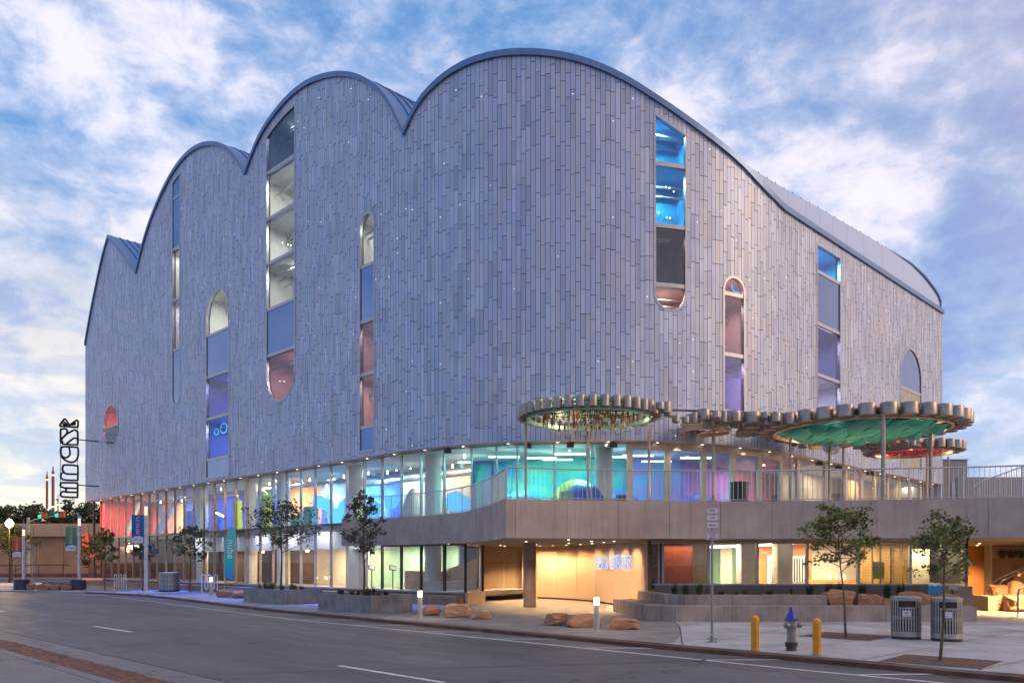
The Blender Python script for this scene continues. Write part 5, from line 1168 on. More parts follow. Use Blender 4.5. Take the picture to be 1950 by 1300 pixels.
def fill(inn, z, n, seed, side, lo=.28, hi=.46):
    rg = random.Random(seed)
    for i in range(n):
        u_, v_ = (i+.5)/n, rg.uniform(.15, .75); p = (inn[0].lerp(inn[1], u_)).lerp(inn[3].lerp(inn[2], u_), v_)
        m = rg.choice((grassm, leafo if rg.random() < .3 else grassm, grassd)); px = CX+F*p.x/p.y
        tuft(px, p.y, z, rg.uniform(lo, hi), rg.uniform(.2, .3), m, '%s grass tuft in the %s planter, number %s from its left end' % ({grassm.name: 'tawny', leafo.name: 'orange', grassd.name: 'dark green'}[m.name], side, 'one two three four five six seven eight nine ten eleven twelve thirteen'.split()[i]), 70, 'grass tufts in the %s planter' % side)
fill(P1, z1, 13, 5, 'left'); fill(P2, z2, 11, 9, 'right')
def tree(lab, x, y, H, th, cw, lm, nleaf, ls, seed, z0=0, tr=.05, name='young_tree', cat='tree', grp=None, lean=(0, 0), nb=12, shape=1.0, trunkm=None):
    rg = random.Random(seed); t = thing(name, lab, cat, (x, y, z0), 0, grp); tb = MB(); n = 7
    pts = [Vector((lean[0]*(i/n)+.02*math.sin(i*1.3+seed), lean[1]*(i/n), H*.9*i/n)) for i in range(n+1)]
    tb.tube(pts, [tr*(1-.8*i/n) for i in range(n+1)], 7)
    def at(z): f = z/(H*.9)*n; i = min(n-1, int(f)); return pts[i].lerp(pts[i+1], f-i)
    tips = []
    for i in range(nb):
        zf = th+(H*.86-th)*(i/(nb-1))**.9; p0 = at(min(zf, H*.89)); a = i*2.4+rg.uniform(-.4, .4)
        k = (zf-th)/(H-th); env = cw*.5*(math.sin(math.pi*min(1, (k*.8+.28)))**.8)*shape*rg.uniform(.7, 1.15)
        p1 = p0+Vector((env*math.cos(a), env*math.sin(a), (H-th)*rg.uniform(.14, .34))); pm_ = p0.lerp(p1, .5)+Vector((0, 0, -.04*H*.3))
        tb.tube([p0, pm_, p1], [tr*.38, tr*.25, tr*.1], 5); tips += [(p1, 1), (pm_.lerp(p1, .4), .9)]
        for s in range(4):
            q0 = pm_.lerp(p1, rg.uniform(.1, .9)); q1 = q0+Vector((rg.uniform(-1, 1), rg.uniform(-1, 1), rg.uniform(-.3, 1.0)))*env*rg.uniform(.3, .6)
            tb.tube([q0, q1], [tr*.16, tr*.06], 4); tips.append((q1, rg.uniform(.5, 1.1)))
            q2 = q1+Vector((rg.uniform(-1, 1), rg.uniform(-1, 1), rg.uniform(-.3, .8)))*env*.25; tb.tube([q1, q2], [tr*.06, tr*.03], 3); tips.append((q2, rg.uniform(.4, .9)))
    tips.append((at(H*.89)+Vector((0, 0, .05*H)), .7)); tips.append((at(H*.8), .8))
    tb.build('trunk', trunkm or bark, t, True)
    cr = MB(); sig = cw*.062
    for i in range(nleaf):
        p, s = tips[rg.randrange(len(tips))]; c = p+Vector((rg.gauss(0, sig), rg.gauss(0, sig), rg.gauss(0, sig*.85)))*s
        u_ = Vector((rg.gauss(0, 1), rg.gauss(0, 1), rg.gauss(0, .7))).normalized(); v_ = u_.cross(Vector((rg.gauss(0, 1), rg.gauss(0, 1), rg.gauss(0, 1)))).normalized()
        l = ls*rg.uniform(.45, 1.5); cr.add([c-u_*l*.5, c+v_*l*.26, c+u_*l*.5, c-v_*l*.26], [(0, 1, 2, 3)])
    cr.build('crown', lm, t); return t
def tree_px(lab, px, yb, yt, ycr, wpx, lm, nl, ls, seed, zb=0, **k):
    Y = F*(EYE-zb)/(yb-HY) if 'Y' not in k else k.pop('Y'); s = F/Y; H = (HY-yt)/s+EYE-zb; th = (HY-ycr)/s+EYE-zb
    return tree(lab, A(px, Y), Y, H, th, wpx/s, lm, nl, ls, seed, zb, **k)
tree_px('young green tree in a rust grate left of the litter bins', 1612, 1213, 962, 1088, 112, leafg, 2800, .10, 11, tr=.035, nb=15, lean=(-.25, 0))
tree_px('leaning young tree in front of the right litter bin', 1792, 1258, 972, 1110, 100, leafg, 1900, .08, 5, tr=.035, nb=15, lean=(.12, 0))
tree_px('bushy dark tree growing in the left planter', 536, 1140, 962, 1052, 118, leafd, 1900, .14, 23, z1, tr=.06, nb=17, Y=40.3)
tree_px('slender dark tree growing in the right planter', 693, 1140, 938, 1070, 78, leafd, 1900, .12, 31, z2, tr=.05, nb=15, Y=33.6)
tree_px('dark small tree between the slatted drum and the far bollard', 362, 1127, 1002, 1073, 78, leafd, 900, .2, 41, tr=.06, nb=10)
tree_px('little dark tree behind the blue banner', 272, 1125, 1034, 1070, 44, leafd, 600, .2, 43, tr=.05, nb=9)
tree_px('little green tree left of the wavy rack', 200, 1124, 1012, 1075, 50, leafg, 800, .22, 47, tr=.05, nb=10)
tree_px('orange tinted tree beneath the hanging traffic signal', 170, 1106, 1038, 1088, 52, leafo, 800, .3, 53, tr=.07, nb=10)
tree_px('full yellow-green street tree lit by the globe lamp', 22, 1105, 1005, 1068, 66, leafy, 2600, .3, 59, tr=.13, nb=16)
tree_px('yellow-green tree behind the black mast', 196, 1100, 1018, 1080, 30, leafy, 500, .35, 61, tr=.08, nb=8)
for i, (px, yt, wd) in enumerate([(-60, 972, 90), (-10, 964, 80), (35, 970, 80), (75, 972, 70), (112, 978, 60), (150, 966, 80), (188, 970, 70), (225, 965, 70)]):
    tree_px('dark feathery tree above the tan wall, number %s from the left' % ('one', 'two', 'three', 'four', 'five', 'six', 'seven', 'eight')[i], px, 1088, yt, 1035, wd, leafd, 2600, .5, 70+i, Y=136, tr=.2, name='desert_tree', grp='trees behind the tan wall', nb=13, shape=1.2)
# tree grates
gm2 = pbr('grate_rust', (.13, .07, .055), .75, .2, .15, 5, .4, 60)
for pts, lab in [([(1522, 1211), (1570, 1203), (1702, 1211), (1656, 1220)], 'rust brown tree grate around the left young tree'), ([(1673, 1259), (1725, 1246), (1909, 1259), (1870, 1274)], 'rust brown tree grate around the leaning tree')]:
    q = [Vector(G(*p)) for p in pts]; g = thing('tree_grate', lab, 'tree grate'); n = 16
    ctr = sum(q, Vector((0, 0)))/4
    MB().prism([tuple(p+(p-ctr)*.03) for p in q], -.05, .0085).build('grate_border', kerbm, g)
    for i in range(n):
        f0, f1 = (i+.08)/n, (i+.92)/n; MB().prism([tuple(p) for p in (q[0].lerp(q[3], f0), q[1].lerp(q[2], f0), q[1].lerp(q[2], f1), q[0].lerp(q[3], f1))], .002, .016).build('grate_bar', gm2, g)
# ------------------------------------------------------------------ street furniture
def light_bollard(px, yb, h, lab, pw=16):
    x, y = G(px, yb); t = thing('light_bollard', lab, 'light bollard', (x, y, 0), 0, 'lit bollards on the forecourt')
    MB().lathe([(.14, 0), (.14, .015), (.085, .02), (.085, h*.76)], (0, 0, 0), 20).build('post', pbr('bollard_grey', (.42, .41, .42), .4, .4), t, True)
    MB().lathe([(.08, 0), (.08, h*.20)], (0, 0, h*.765), 20).build('lamp_head', emi('bollard_glow', (1, .78, .45), 9), t, True); MB().lathe([(.088, 0), (.088, .03)], (0, 0, h*.97), 20).build('cap', steel, t)
    for dx, dy in ((-.5, -.2), (.5, -.2), (0, .55)): lamp('POINT', 'bollard_light', (x+dx, y+dy, h*.86), (1, .60, .26), pw/3*1.5, .06)
light_bollard(800, 1176, 1.0, 'lit cylindrical bollard right of the planters'); light_bollard(1136, 1201, 1.0, 'lit cylindrical bollard nearest, among three boulders'); light_bollard(402, 1135, 1.15, 'lit cylindrical bollard at far left before the glass', 22)
def yb(px, ybs, lab):
    x, y = G(px, ybs); t = thing('yellow_bollard', lab, 'bollard', (x, y, 0), 0, 'yellow bollards by the hydrant'); r = .094
    MB().lathe([(r, 0), (r, .72), (r*.99, .735), (r*.8, .775), (r*.4, .80), (.01, .805)], (0, 0, 0), 8).build('sleeve', yellowp, t); MB().lathe([(r+.006, 0), (r+.006, .02)], (0, 0, 0), 8).build('base_ring', concd, t)
yb(1438, 1238.5, 'yellow bollard left of the fire hydrant'); yb(1555.5, 1247, 'yellow bollard right of the fire hydrant')
x, y = G(1507, 1238); hy = thing('fire_hydrant', 'silver fire hydrant with blue bonnet between yellow bollards', 'fire hydrant', (x, y, 0))
silv = pbr('silver_paint', (.30, .285, .28), .5, .4, .25, 9, streak=.8); bluep = pbr('hydrant_blue', (.012, .04, .32), .4, 0, .1, 6)
MB().lathe([(.11, 0), (.115, .09), (.14, .10), (.14, .13), (.12, .14), (.12, .155), (.14, .16), (.14, .19), (.11, .20)], (0, 0, 0), 20).build('base_flange', pbr('old_iron', (.09, .06, .055), .7, .3), hy, True)
MB().lathe([(.105, .2), (.10, .42), (.105, .5), (.125, .52), (.13, .60), (.115, .66), (.12, .69)], (0, 0, 0), 22).build('barrel', silv, hy, True)
MB().lathe([(.155, .69), (.155, .715), (.12, .73), (.105, .79), (.075, .85), (.05, .87), (.045, .93), (.03, .95), (.028, .99), (.01, .995)], (0, 0, 0), 20).build('bonnet', bluep, hy, True)
for sx, sy, r, l in ((-.85, -.52, .075, .2), (.9, -.1, .06, .22)):
    d = Vector((sx, sy, 0)).normalized(); c = Vector((0, 0, .58)); MB().tube([c+d*.05, c+d*(l-.07)], r*.8, 14).build('nozzle', silv, hy, True)
    cap = MB().tube([c+d*(l-.07), c+d*(l-.02), c+d*l], [r, r, r*.8], 12); cap.tube([c+d*l, c+d*(l+.035)], .02, 5); cap.build('nozzle_cap', silv, hy)
    MB().tube([c+d*(l-.05)+Vector((0, 0, -r)), c+d*(l-.02)+Vector((0, 0, -.22)), c+d*.1+Vector((0, 0, -.28)), c+d*.09+Vector((0, 0, -.14))], .007, 4).build('chain', steel, hy)
for k in range(8):
    a = k*math.pi/4; MB().lathe([(.014, 0), (.014, .045)], (.125*math.cos(a), .125*math.sin(a), .125), 6).build('bolt', pbr('old_iron', (.09, .06, .055)), hy)
# parking sign
x, y = G(1356, 1222); sp = thing('parking_sign', 'tall grey sign post reading NO STOPPING OR STANDING', 'sign', (x, y, 0)); s_ = y/F
pm2 = pbr('sign_post_metal', (.27, .255, .26), .45, .7)
MB().tube([(0, 0, .12), (0, 0, 3.2)], .032, 10).build('post', pm2, sp, True); MB().lathe([(.05, .03), (.05, .16), (.035, .19)], (0, 0, 0), 8).build('anchor_sleeve', pm2, sp); MB().box(-.11, .11, -.09, .09, 0, .02).build('base_plate', pm2, sp)
for a in (0, math.pi/2, math.pi, -math.pi/2): MB().box(-.015, .015, -.015, .015, 0, .05).build('base_lug', pm2, sp).location = (.1*math.cos(a), .08*math.sin(a), .06)
signw = pbr('sign_white', (.55, .55, .60), .5, 0, .02); signr = pbr('sign_red', (.32, .02, .04), .5, 0, .02)
def sign_plate(z0, z1, hw, lines, arrow_z):
    MB().box(-hw, hw, -.05, -.046, z0, z1).build('sign_plate', signw, sp)
    b = .008; f = MB(); f.box(-hw+.012, hw-.012, -.0525, -.0502, z1-.012-b, z1-.012); f.box(-hw+.012, hw-.012, -.0525, -.0502, z0+.012, z0+.012+b); f.box(-hw+.012, -hw+.012+b, -.0525, -.0502, z0+.012+b, z1-.012-b); f.box(hw-.012-b, hw-.012, -.0525, -.0502, z0+.012+b, z1-.012-b); f.build('sign_border', signr, sp)
    for body, sz, z in lines: text(body, sz, signr, sp, (0, -.0515, z), name='sign_lettering', offset=.0)
    MB().prism([(-.10, 0), (-.05, .028), (-.05, .010), (.09, .010), (.09, -.010), (-.05, -.010), (-.05, -.028)], 0, .003).build('sign_arrow', signr, sp).matrix_local = Matrix.Translation((0, -.0505, arrow_z))@Matrix.Rotation(math.pi/2, 4, 'X')
zt = ZP(967, y); sign_plate(ZP(1005.5, y), zt, 12.5*s_, [('NO', .082, zt-.07), ('STOPPING', .062, zt-.158), ('OR', .074, zt-.245), ('STANDING', .062, zt-.332)], zt-.425)
z2_ = ZP(1010, y); sign_plate(ZP(1027.5, y), z2_, 12.5*s_, [('PASSENGER', .044, z2_-.045), ('LOADING', .044, z2_-.093), ('ZONE', .044, z2_-.141)], z2_-.19)
# litter bins
def bin_(px, ybs, lab, rot, emblem):
    x, y = G(px, ybs-2); y += .3; t = thing('litter_bin', lab, 'litter bin', (x, y, 0), rot, 'slatted litter bins by the kerb'); r = .36; h = 1.1; cm = pbr('bin_silver', (.36, .34, .325), .45, .55, .14, 8, streak=.6)
    MB().lathe([(r, 0), (r, .07)], (0, 0, 0), 28).build('base', blackm, t); MB().lathe([(r*.9, .07), (r*.9, h-.06)], (0, 0, 0), 24).build('liner', pbr('bin_liner', (.035, .02, .025), .6), t, True)
    MB().lathe([(r+.005, .07), (r+.005, .2)], (0, 0, 0), 28, cap=False).build('skirt', cm, t, True)
    for z0, z1 in ((.53, .55), (.575, .595), (h-.1, h-.05)): MB().lathe([(r+.004, z0), (r+.004, z1), (r-.012, z1), (r-.012, z0), (r+.004, z0)], (0, 0, 0), 28, cap=False).build('band', cm, t, True)
    MB().lathe([(r+.02, h-.05), (r+.02, h-.01), (r*.9, h+.005), (r*.55, h+.02), (r*.5, h+.0)], (0, 0, 0), 28).build('lid', cm, t, True)
    o = MB().box(-.017, .017, -.006, .006, .2, h-.1).build('slat', cm); full = o.data; bpy.data.objects.remove(o); o = MB().box(-.017, .017, -.006, .006, .2, .82).build('slat', cm); short = o.data; bpy.data.objects.remove(o)
    for k in range(34):
        a = 2*math.pi*k/34; dd = (a-math.radians(250)+math.pi) % (2*math.pi)-math.pi; link('slat', short if abs(dd) < .52 else full, t, (r*math.cos(a), r*math.sin(a), 0), a+math.pi/2)
    arc = [(r*math.cos(math.radians(250)+d), r*math.sin(math.radians(250)+d)) for d in np.linspace(-.58, .58, 10)]
    mb = MB()
    for a, b in zip(arc[:-1], arc[1:]): mb.seg(a, b, .02, .8, .84)
    mb.build('opening_rim', cm, t); c = Vector((math.cos(math.radians(246)), math.sin(math.radians(246))))
    lb = MB().box(-.10, .10, -.004, .004, -.075, .075).build('label_plate', pbr('label_white', (.62, .62, .66), .5), t); lb.location = (c.x*(r+.012), c.y*(r+.012), .68); lb.rotation_euler = (0, 0, math.radians(246)+math.pi/2)
    if emblem:
        mb = MB(); 
        for k in range(3):
            a0 = k*2.094+.2; mb.tube([(.028*math.cos(a0+q), 0, .012+.028*math.sin(a0+q)) for q in (0, .5, 1.0, 1.5)], [.009, .009, .011, .003], 5)
        mb.build('recycling_emblem', blackm, lb).location = (0, -.008, 0); MB().box(-.06, .06, -.006, -.0045, -.055, -.048).build('label_line', blackm, lb)
    else:
        MB().box(-.08, .03, -.006, -.0045, -.045, -.035).build('label_line', pbr('label_blue', (.05, .08, .4), .5), lb)
bin_(1736, 1219, 'silver slatted litter bin with round recycling emblem, left of the pair', 0, True); bin_(1814.5, 1223, 'silver slatted litter bin behind the leaning tree, plain white label', 0, False)
# blue cardboard-edged sign and pale plaque in the bed
bp = thing('bed_sign', 'bright blue ragged-topped sign standing in the planting bed', 'sign', (A(1780.5, 29.2), 29.2, 0))
sB = 29.2/F; hwB = 14.5*sB; zl, zh = ZP(1131, 29.2), ZP(1114, 29.2)
MB().prism([(-hwB, zl), (hwB, zl), (hwB, zh), (hwB*.6, zh-.03), (hwB*.5, zh+.03), (0, zh-.05), (-hwB*.4, zh+.02), (-hwB*.7, zh-.02), (-hwB, zh+.01)], 0, .03).build('sign_board', pbr('sign_blue', (.01, .20, .42), .5), bp).rotation_euler = (math.pi/2, 0, 0)
MB().prism([(-hwB*.95, zh-.04), (hwB*.9, zh-.04), (hwB*.6, zh+.10), (0, zh+.08), (-hwB*.5, zh+.12)], 0, .02).build('pale_cutout', creamw, bp).matrix_local = Matrix.Translation((0, .03, 0))@Matrix.Rotation(math.pi/2, 4, 'X')
MB().box(-.03, .03, .01, .05, .45, zl+.1).build('stake', blackm, bp)
bq = thing('bed_plaque', 'small pale plaque on a stake right of the blue bed sign', 'sign', (A(1814.5, 29.4), 29.4, 0)); MB().box(-.17, .17, -.02, .01, ZP(1122, 29.4), ZP(1113, 29.4)).build('plate', plat, bq); MB().box(-.03, .03, .01, .05, .45, ZP(1120, 29.4)).build('stake', blackm, bq)
x, y = G(1842, 1150); mb_ = MB()
# wavy racks
def rack(px, ybs, w_, h, lab, loops=5):
    x, y = G(px, ybs); pts = []; r = w_/(2*loops)
    n = loops; pts.append((-w_/2, 0, 0))
    for k in range(n):
        cx = -w_/2+r+2*r*k; up = k % 2 == 0; zc_ = h-r if up else .28+r
        for j in range(9):
            a = math.pi-math.pi*j/8; pts.append((cx+r*math.cos(a), 0, zc_+(r*math.sin(a) if up else -r*math.sin(a))))
    pts.append((w_/2, 0, 0)); t = thing('bike_rack', lab, 'bike rack', (x, y, 0), .15, 'white wavy bike racks')
    MB().tube(pts, .03, 7).build('wave_tube', pbr('white_powder_coat', (.66, .68, .74), .4), t, True)
    for sx in (-1, 1): MB().lathe([(.07, 0), (.07, .012)], (sx*w_/2, 0, 0), 10).build('foot_plate', steel, t)
    return t
rack(229, 1124.5, .78, 1.15, 'white wavy bike rack left of the tall blue bannered pole'); rack(399, 1129, 1.0, 1.2, 'white wavy bike rack behind the far light bollard').rotation_euler = (0, 0, .7)
# slatted drum
x, y = G(315.5, 1126); dr = thing('slatted_drum', 'large silver slatted litter drum between the tall pole and small tree', 'litter bin', (x, y+.6, 0)); r = .66
MB().lathe([(r, 0), (r, .1)], (0, 0, 0), 30).build('base', blackm, dr); MB().lathe([(r-.05, .1), (r-.05, 1.22)], (0, 0, 0), 30).build('liner', pbr('drum_liner', (.12, .13, .16), .5, .4), dr, True)
MB().lathe([(r+.02, 1.22), (r+.02, 1.30), (r*.6, 1.33)], (0, 0, 0), 30).build('rim', steel, dr, True)
for z0 in (.5, .86): MB().lathe([(r+.006, z0), (r+.006, z0+.03), (r-.03, z0+.03), (r-.03, z0), (r+.006, z0)], (0, 0, 0), 30, cap=False).build('band', steel, dr, True)
for k in range(44): a = 2*math.pi*k/44; link('slat', bpy.data.meshes.get('drum_slat') or MB().box(-.022, .022, -.008, .008, .1, 1.22).build('drum_slat', steel).data, dr, (r*math.cos(a), r*math.sin(a), 0), a+math.pi/2)
bpy.data.objects.remove(bpy.data.objects['drum_slat'])
# banner light columns
def banner_pole(px, ybs, yt, bx0, bx1, by0, by1, cols, lab, blab, pot):
    x, y = G(px, ybs); s = y/F; H = ZP(yt, y); t = thing('light_column', lab, 'light pole', (x, y, 0), 0, 'tall white light columns'); r = .115
    MB().lathe([(r*1.5, 0), (r*1.5, .04), (r, .05), (r, H*.86)], (0, 0, 0), 16).build('shaft', pbr('pole_white', (.60, .60, .66), .4, .3), t, True)
    MB().lathe([(r*.85, H*.86), (r*.85, H*.96)], (0, 0, 0), 16).build('lamp', emi('column_lamp', (1, .88, .75), 1.1), t, True); MB().lathe([(r, H*.96), (r, H)], (0, 0, 0), 16).build('cap', pbr('pole_blue', (.35, .42, .62), .4, .3), t)
    x0, x1, z0, z1 = A(bx0, y)-x, A(bx1, y)-x, ZP(by1, y), ZP(by0, y)
    for z in (z0+.05, z1-.05): MB().tube([(0, 0, z), (x0, 0, z)], .02, 6).build('banner_arm', steel, t)
    m, nt = newmat('banner_'+str(px)); o = N(nt, 'ShaderNodeOutputMaterial'); b = N(nt, 'ShaderNodeBsdfPrincipled'); b.inputs['Roughness'].default_value = .7; tc_ = N(nt, 'ShaderNodeTexCoord'); sp_ = N(nt, 'ShaderNodeSeparateXYZ'); L(nt, tc_.outputs['Generated'], sp_.inputs[0])
    L(nt, ramp(nt, sp_.outputs[2], [(.0, cols[0]), (1, cols[1])], 'LINEAR'), b.inputs['Base Color']); L(nt, b.outputs[0], o.inputs[0])
    bn = MB().box(x0, x1, -.012, .012, z0, z1).build('banner', m, None, **T(blab, 'banner', 'street banners')); bn.location = (x, y-.02, 0)
    hh = z1-z0; wd = x1-x0; cx = (x0+x1)/2; wm = pbr('banner_white', (.68, .70, .76), .7)
    pts = [(x0+.02, z0+.02), (x1-.02, z0+.02), (x1-.02, z0+hh*.20), (x1-wd*.25, z0+hh*.25), (cx+wd*.1, z0+hh*.27), (cx-wd*.1, z0+hh*.235), (cx-wd*.2, z0+hh*.26), (x0+wd*.18, z0+hh*.21), (x0+.02, z0+hh*.19)]
    MB().prism(pts, 0, .004).build('hill_motif', wm, bn).matrix_local = Matrix.Translation((0, -.013, 0))@Matrix.Rotation(math.pi/2, 4, 'X')
    text('LA NUBE', hh*.155, pbr('banner_letter', tuple(min(1, c*1.0+.22) for c in cols[1]), .7), bn, (cx, -.016, z0+hh*.62), (math.pi/2, math.pi/2, 0), 'banner_lettering', offset=.01)
    MB().box(x0+wd*.2, x1-wd*.2, -.022, -.018, z0+hh*.115, z0+hh*.14).build('small_print', pbr('print_green', (.1, .25, .25), .7), bn)
    if pot:
        pt = MB().lathe([(.52, 0), (.52, .72), (.48, .75), (.44, .75), (.42, .66)], (0, 0, 0), 22).build('pole_pot', pbr('dark_pot', (.03, .04, .085), .45), None, True, **T(pot, 'planter pot', 'dark pots at the pole feet')); pt.location = (x+.28, y-.7, 0)
banner_pole(45, 1121.5, 1003, 23.5, 41.5, 1021, 1060, ((.35, .03, .03), (.50, .12, .04)), 'white light column at the far left street corner', 'red street banner with white hill motif', 'dark pot by the foot of the far left light column')
banner_pole(151, 1122, 981, 125, 146, 1003, 1049, ((.0, .16, .16), (.10, .30, .14)), 'white light column with green banner left of the museum', 'green street banner with white hill motif', 'dark blue pot by the foot of the green bannered column')
banner_pole(278, 1128.5, 957, 251, 274, 980, 1034, ((.01, .06, .38), (.01, .16, .45)), 'white light column before the museum glass with blue banner', 'blue street banner with white hill motif', None)
# feather banner inside the glazing line
fx, fy = P(t_of(440, -.8), -.8); fb = thing('feather_banner', 'teal feather shaped banner standing before the museum glass', 'banner', (fx, fy, 0)); sF = fy/F
pp = [(428, 1098), (427, 1060), (429, 1035), (433, 1015), (440, 1004), (447, 1002), (449, 1012), (448, 1050), (446, 1085), (443, 1105)]
fm, nt = newmat('feather_cloth'); o = N(nt, 'ShaderNodeOutputMaterial'); b = N(nt, 'ShaderNodeBsdfPrincipled'); tc_ = N(nt, 'ShaderNodeTexCoord'); sp_ = N(nt, 'ShaderNodeSeparateXYZ'); L(nt, tc_.outputs['Generated'], sp_.inputs[0]); L(nt, ramp(nt, sp_.outputs[1], [(0, (.0, .22, .55)), (.4, (.02, .45, .5)), (1, (.1, .55, .5))], 'LINEAR'), b.inputs['Base Color']); L(nt, b.outputs[0], o.inputs[0])
MB().prism([((x-440)*sF, ZP(y, fy)) for x, y in pp], 0, .02).build('cloth', fm, fb).rotation_euler = (math.pi/2, 0, 0)
MB().tube([(-.42, .02, 0), (-.46, .02, ZP(1060, fy)), (-.32, .02, ZP(1016, fy)), (.05, .02, ZP(1002.5, fy)), (.26, .02, ZP(1001, fy))], .015, 6).build('pole', steel, fb)
text('nube', .62, whitew, fb, (-.02, -.035, ZP(1045, fy)), (math.pi/2, math.pi/2, 0), 'banner_lettering')
# hanging blade sign on the museum's end
bsn = thing('blade_sign', 'tall black outline letter sign projecting from the museum at left', 'sign'); bk = pbr('sign_black', (.018, .017, .02), .4, .3)
tS = t_of(187); pS = P(tS)
def bf(x, y):
    px, py = 90+x/6.84, 770+y/6.84; lo_, hi_ = 0.0, 9.0
    for _ in range(30):
        m_ = (lo_+hi_)/2; q = pS-V*m_; (lo_, hi_) = (m_, hi_) if CX+F*q.x/q.y > px else (lo_, m_)
    q = pS-V*lo_; return Vector((q.x, q.y, ZP(py, q.y)))
GLY = [[[(165, 265), (215, 195), (238, 192), (265, 230), (290, 275), (270, 286), (185, 280)], [(190, 242), (255, 280)], [(207, 215), (268, 270)]], [[(290, 272), (368, 212), (395, 208), (402, 225), (398, 285), (385, 295), (300, 290)], [(315, 262), (355, 230), (358, 260), (315, 262)]],
       [[(195, 318), (240, 315), (262, 340), (258, 378), (350, 330), (385, 348), (396, 372), (396, 508), (380, 522), (222, 516), (190, 500), (175, 480), (175, 332)], [(258, 378), (188, 450), (205, 500)], [(250, 512), (348, 436), (395, 452)]],
       [[(215, 548), (378, 555), (402, 582), (402, 660), (385, 712), (345, 745), (295, 748), (222, 715), (182, 660), (175, 590), (190, 556)], [(285, 560), (298, 640), (270, 680), (222, 690), (186, 662)]],
       [[(230, 785), (378, 794), (398, 815), (398, 960), (382, 986), (232, 980), (190, 965), (175, 930), (188, 892), (218, 880), (198, 850), (205, 802)], [(218, 880), (255, 902), (392, 905)]],
       [[(200, 1017), (375, 1020), (395, 1042), (394, 1188), (378, 1208), (207, 1200), (174, 1180), (180, 1148), (212, 1130), (245, 1138), (240, 1092), (212, 1080), (172, 1062), (176, 1028)], [(242, 1086), (388, 1090)], [(245, 1138), (388, 1142)]]]
for g in GLY: trace(g, bf, .085, 'outline_letter', bk, bsn, [True]+[False]*(len(g)-1))
for x in (172, 396): MB().tube([bf(x, 275), bf(x, 1190)], .025, 5).build('tie_rod', bk, bsn)
for y, x1 in ((455, 400), (1048, 400)): MB().tube([bf(x1, y), pS.to_3d()+Vector((0, 0, bf(x1, y).z-.0))], .05, 6).build('bracket_arm', bk, bsn)
# ------------------------------------------------------------------ left background
tw = thing('concrete_hall', 'long low tan concrete building across the street at left', 'building'); Yw = 112
XA, XB = A(-400, Yw), A(330, Yw); n = 14
for i in range(n):
    a, b = XA+(XB-XA)*i/n+.03, XA+(XB-XA)*(i+1)/n-.03
    MB().box(a, b, Yw-.7, Yw+.2, ZP(1021, Yw), ZP(999, Yw)).build('parapet_panel', tanw, tw); MB().box(a, b, Yw, Yw+.3, -.1, ZP(1021, Yw)-.01).build('wall_panel', pbr('tan_wall_low', (.48, .28, .17), .85, 0, .08, .4), tw)
MB().box(XA, XB, Yw+.3, Yw+14, -.1, ZP(1003, Yw)).build('roof', tanw, tw); MB().box(XA, XB, Yw-.5, Yw+.1, ZP(1000, Yw)+.08, ZP(998, Yw)+.1).build('coping', tanw, tw)
rl = thing('street_rail', 'dark handrail in front of the tan concrete building', 'handrail'); Yq = 104
MB().tube([(A(-60, Yq), Yq, ZP(1077, Yq)), (A(75, Yq), Yq, ZP(1075, Yq)), (A(130, Yq), Yq, ZP(1075, Yq))], .06, 6).build('top_rail', blackm, rl); MB().tube([(A(20, Yq), Yq, ZP(1089, Yq)), (A(50, Yq), Yq, ZP(1077, Yq))], .05, 6).build('brace', blackm, rl)
for px in (-20, 30, 74, 120): MB().tube([(A(px, Yq), Yq, 0), (A(px, Yq), Yq, ZP(1076, Yq))], .05, 6).build('post', blackm, rl)
struct('far_sidewalk', MB().prism([(-140, 101), (-48, 101), (-30, 96), (-10, 100), (-10, 112), (-140, 112)], -.14, .02), pbr('far_pavement', (.42, .30, .26), .85, 0, .1))
struct('far_bed', MB().prism([(-140, 106), (-56, 106), (-40, 108), (-40, 111.8), (-140, 111.8)], .0, .5), pbr('red_gravel', (.20, .09, .065), .9, 0, .2, 1))
MB().box(A(108, 62), A(165, 62), 60, 62, 0, .55).build('corner_wall', concd, None, **T('low grey wall behind the corner boulders at left', 'wall'))
MB().prism([tuple(G(150, 1113)), tuple(G(300, 1119)), tuple(G(300, 1113)), tuple(G(160, 1107))], 0, .42).build('corner_bed_wall', plinm, None, **T('low tan bed wall at the foot of the museum glass at left', 'wall'))
# lamp with globe
gx, gy = A(18, 80), 80; gl = thing('globe_lamp', 'bright globe street lamp above the yellow-green tree', 'street lamp', (gx, gy, 0)); zg = ZP(997, gy)
MB().lathe([(.12, 0), (.07, .5), (.05, zg-.4)], (0, 0, 0), 10).build('pole', blackm, gl, True); MB().lathe([(.1, -.38), (.34, -.15), (.38, .1), (.2, .38), (.03, .5)], (0, 0, zg), 16).build('globe', emi('globe_glow', (1, .72, .38), 14), gl, True)
lamp('POINT', 'globe_light', (gx, gy-.9, zg), (1, .60, .25), 2600, .4)
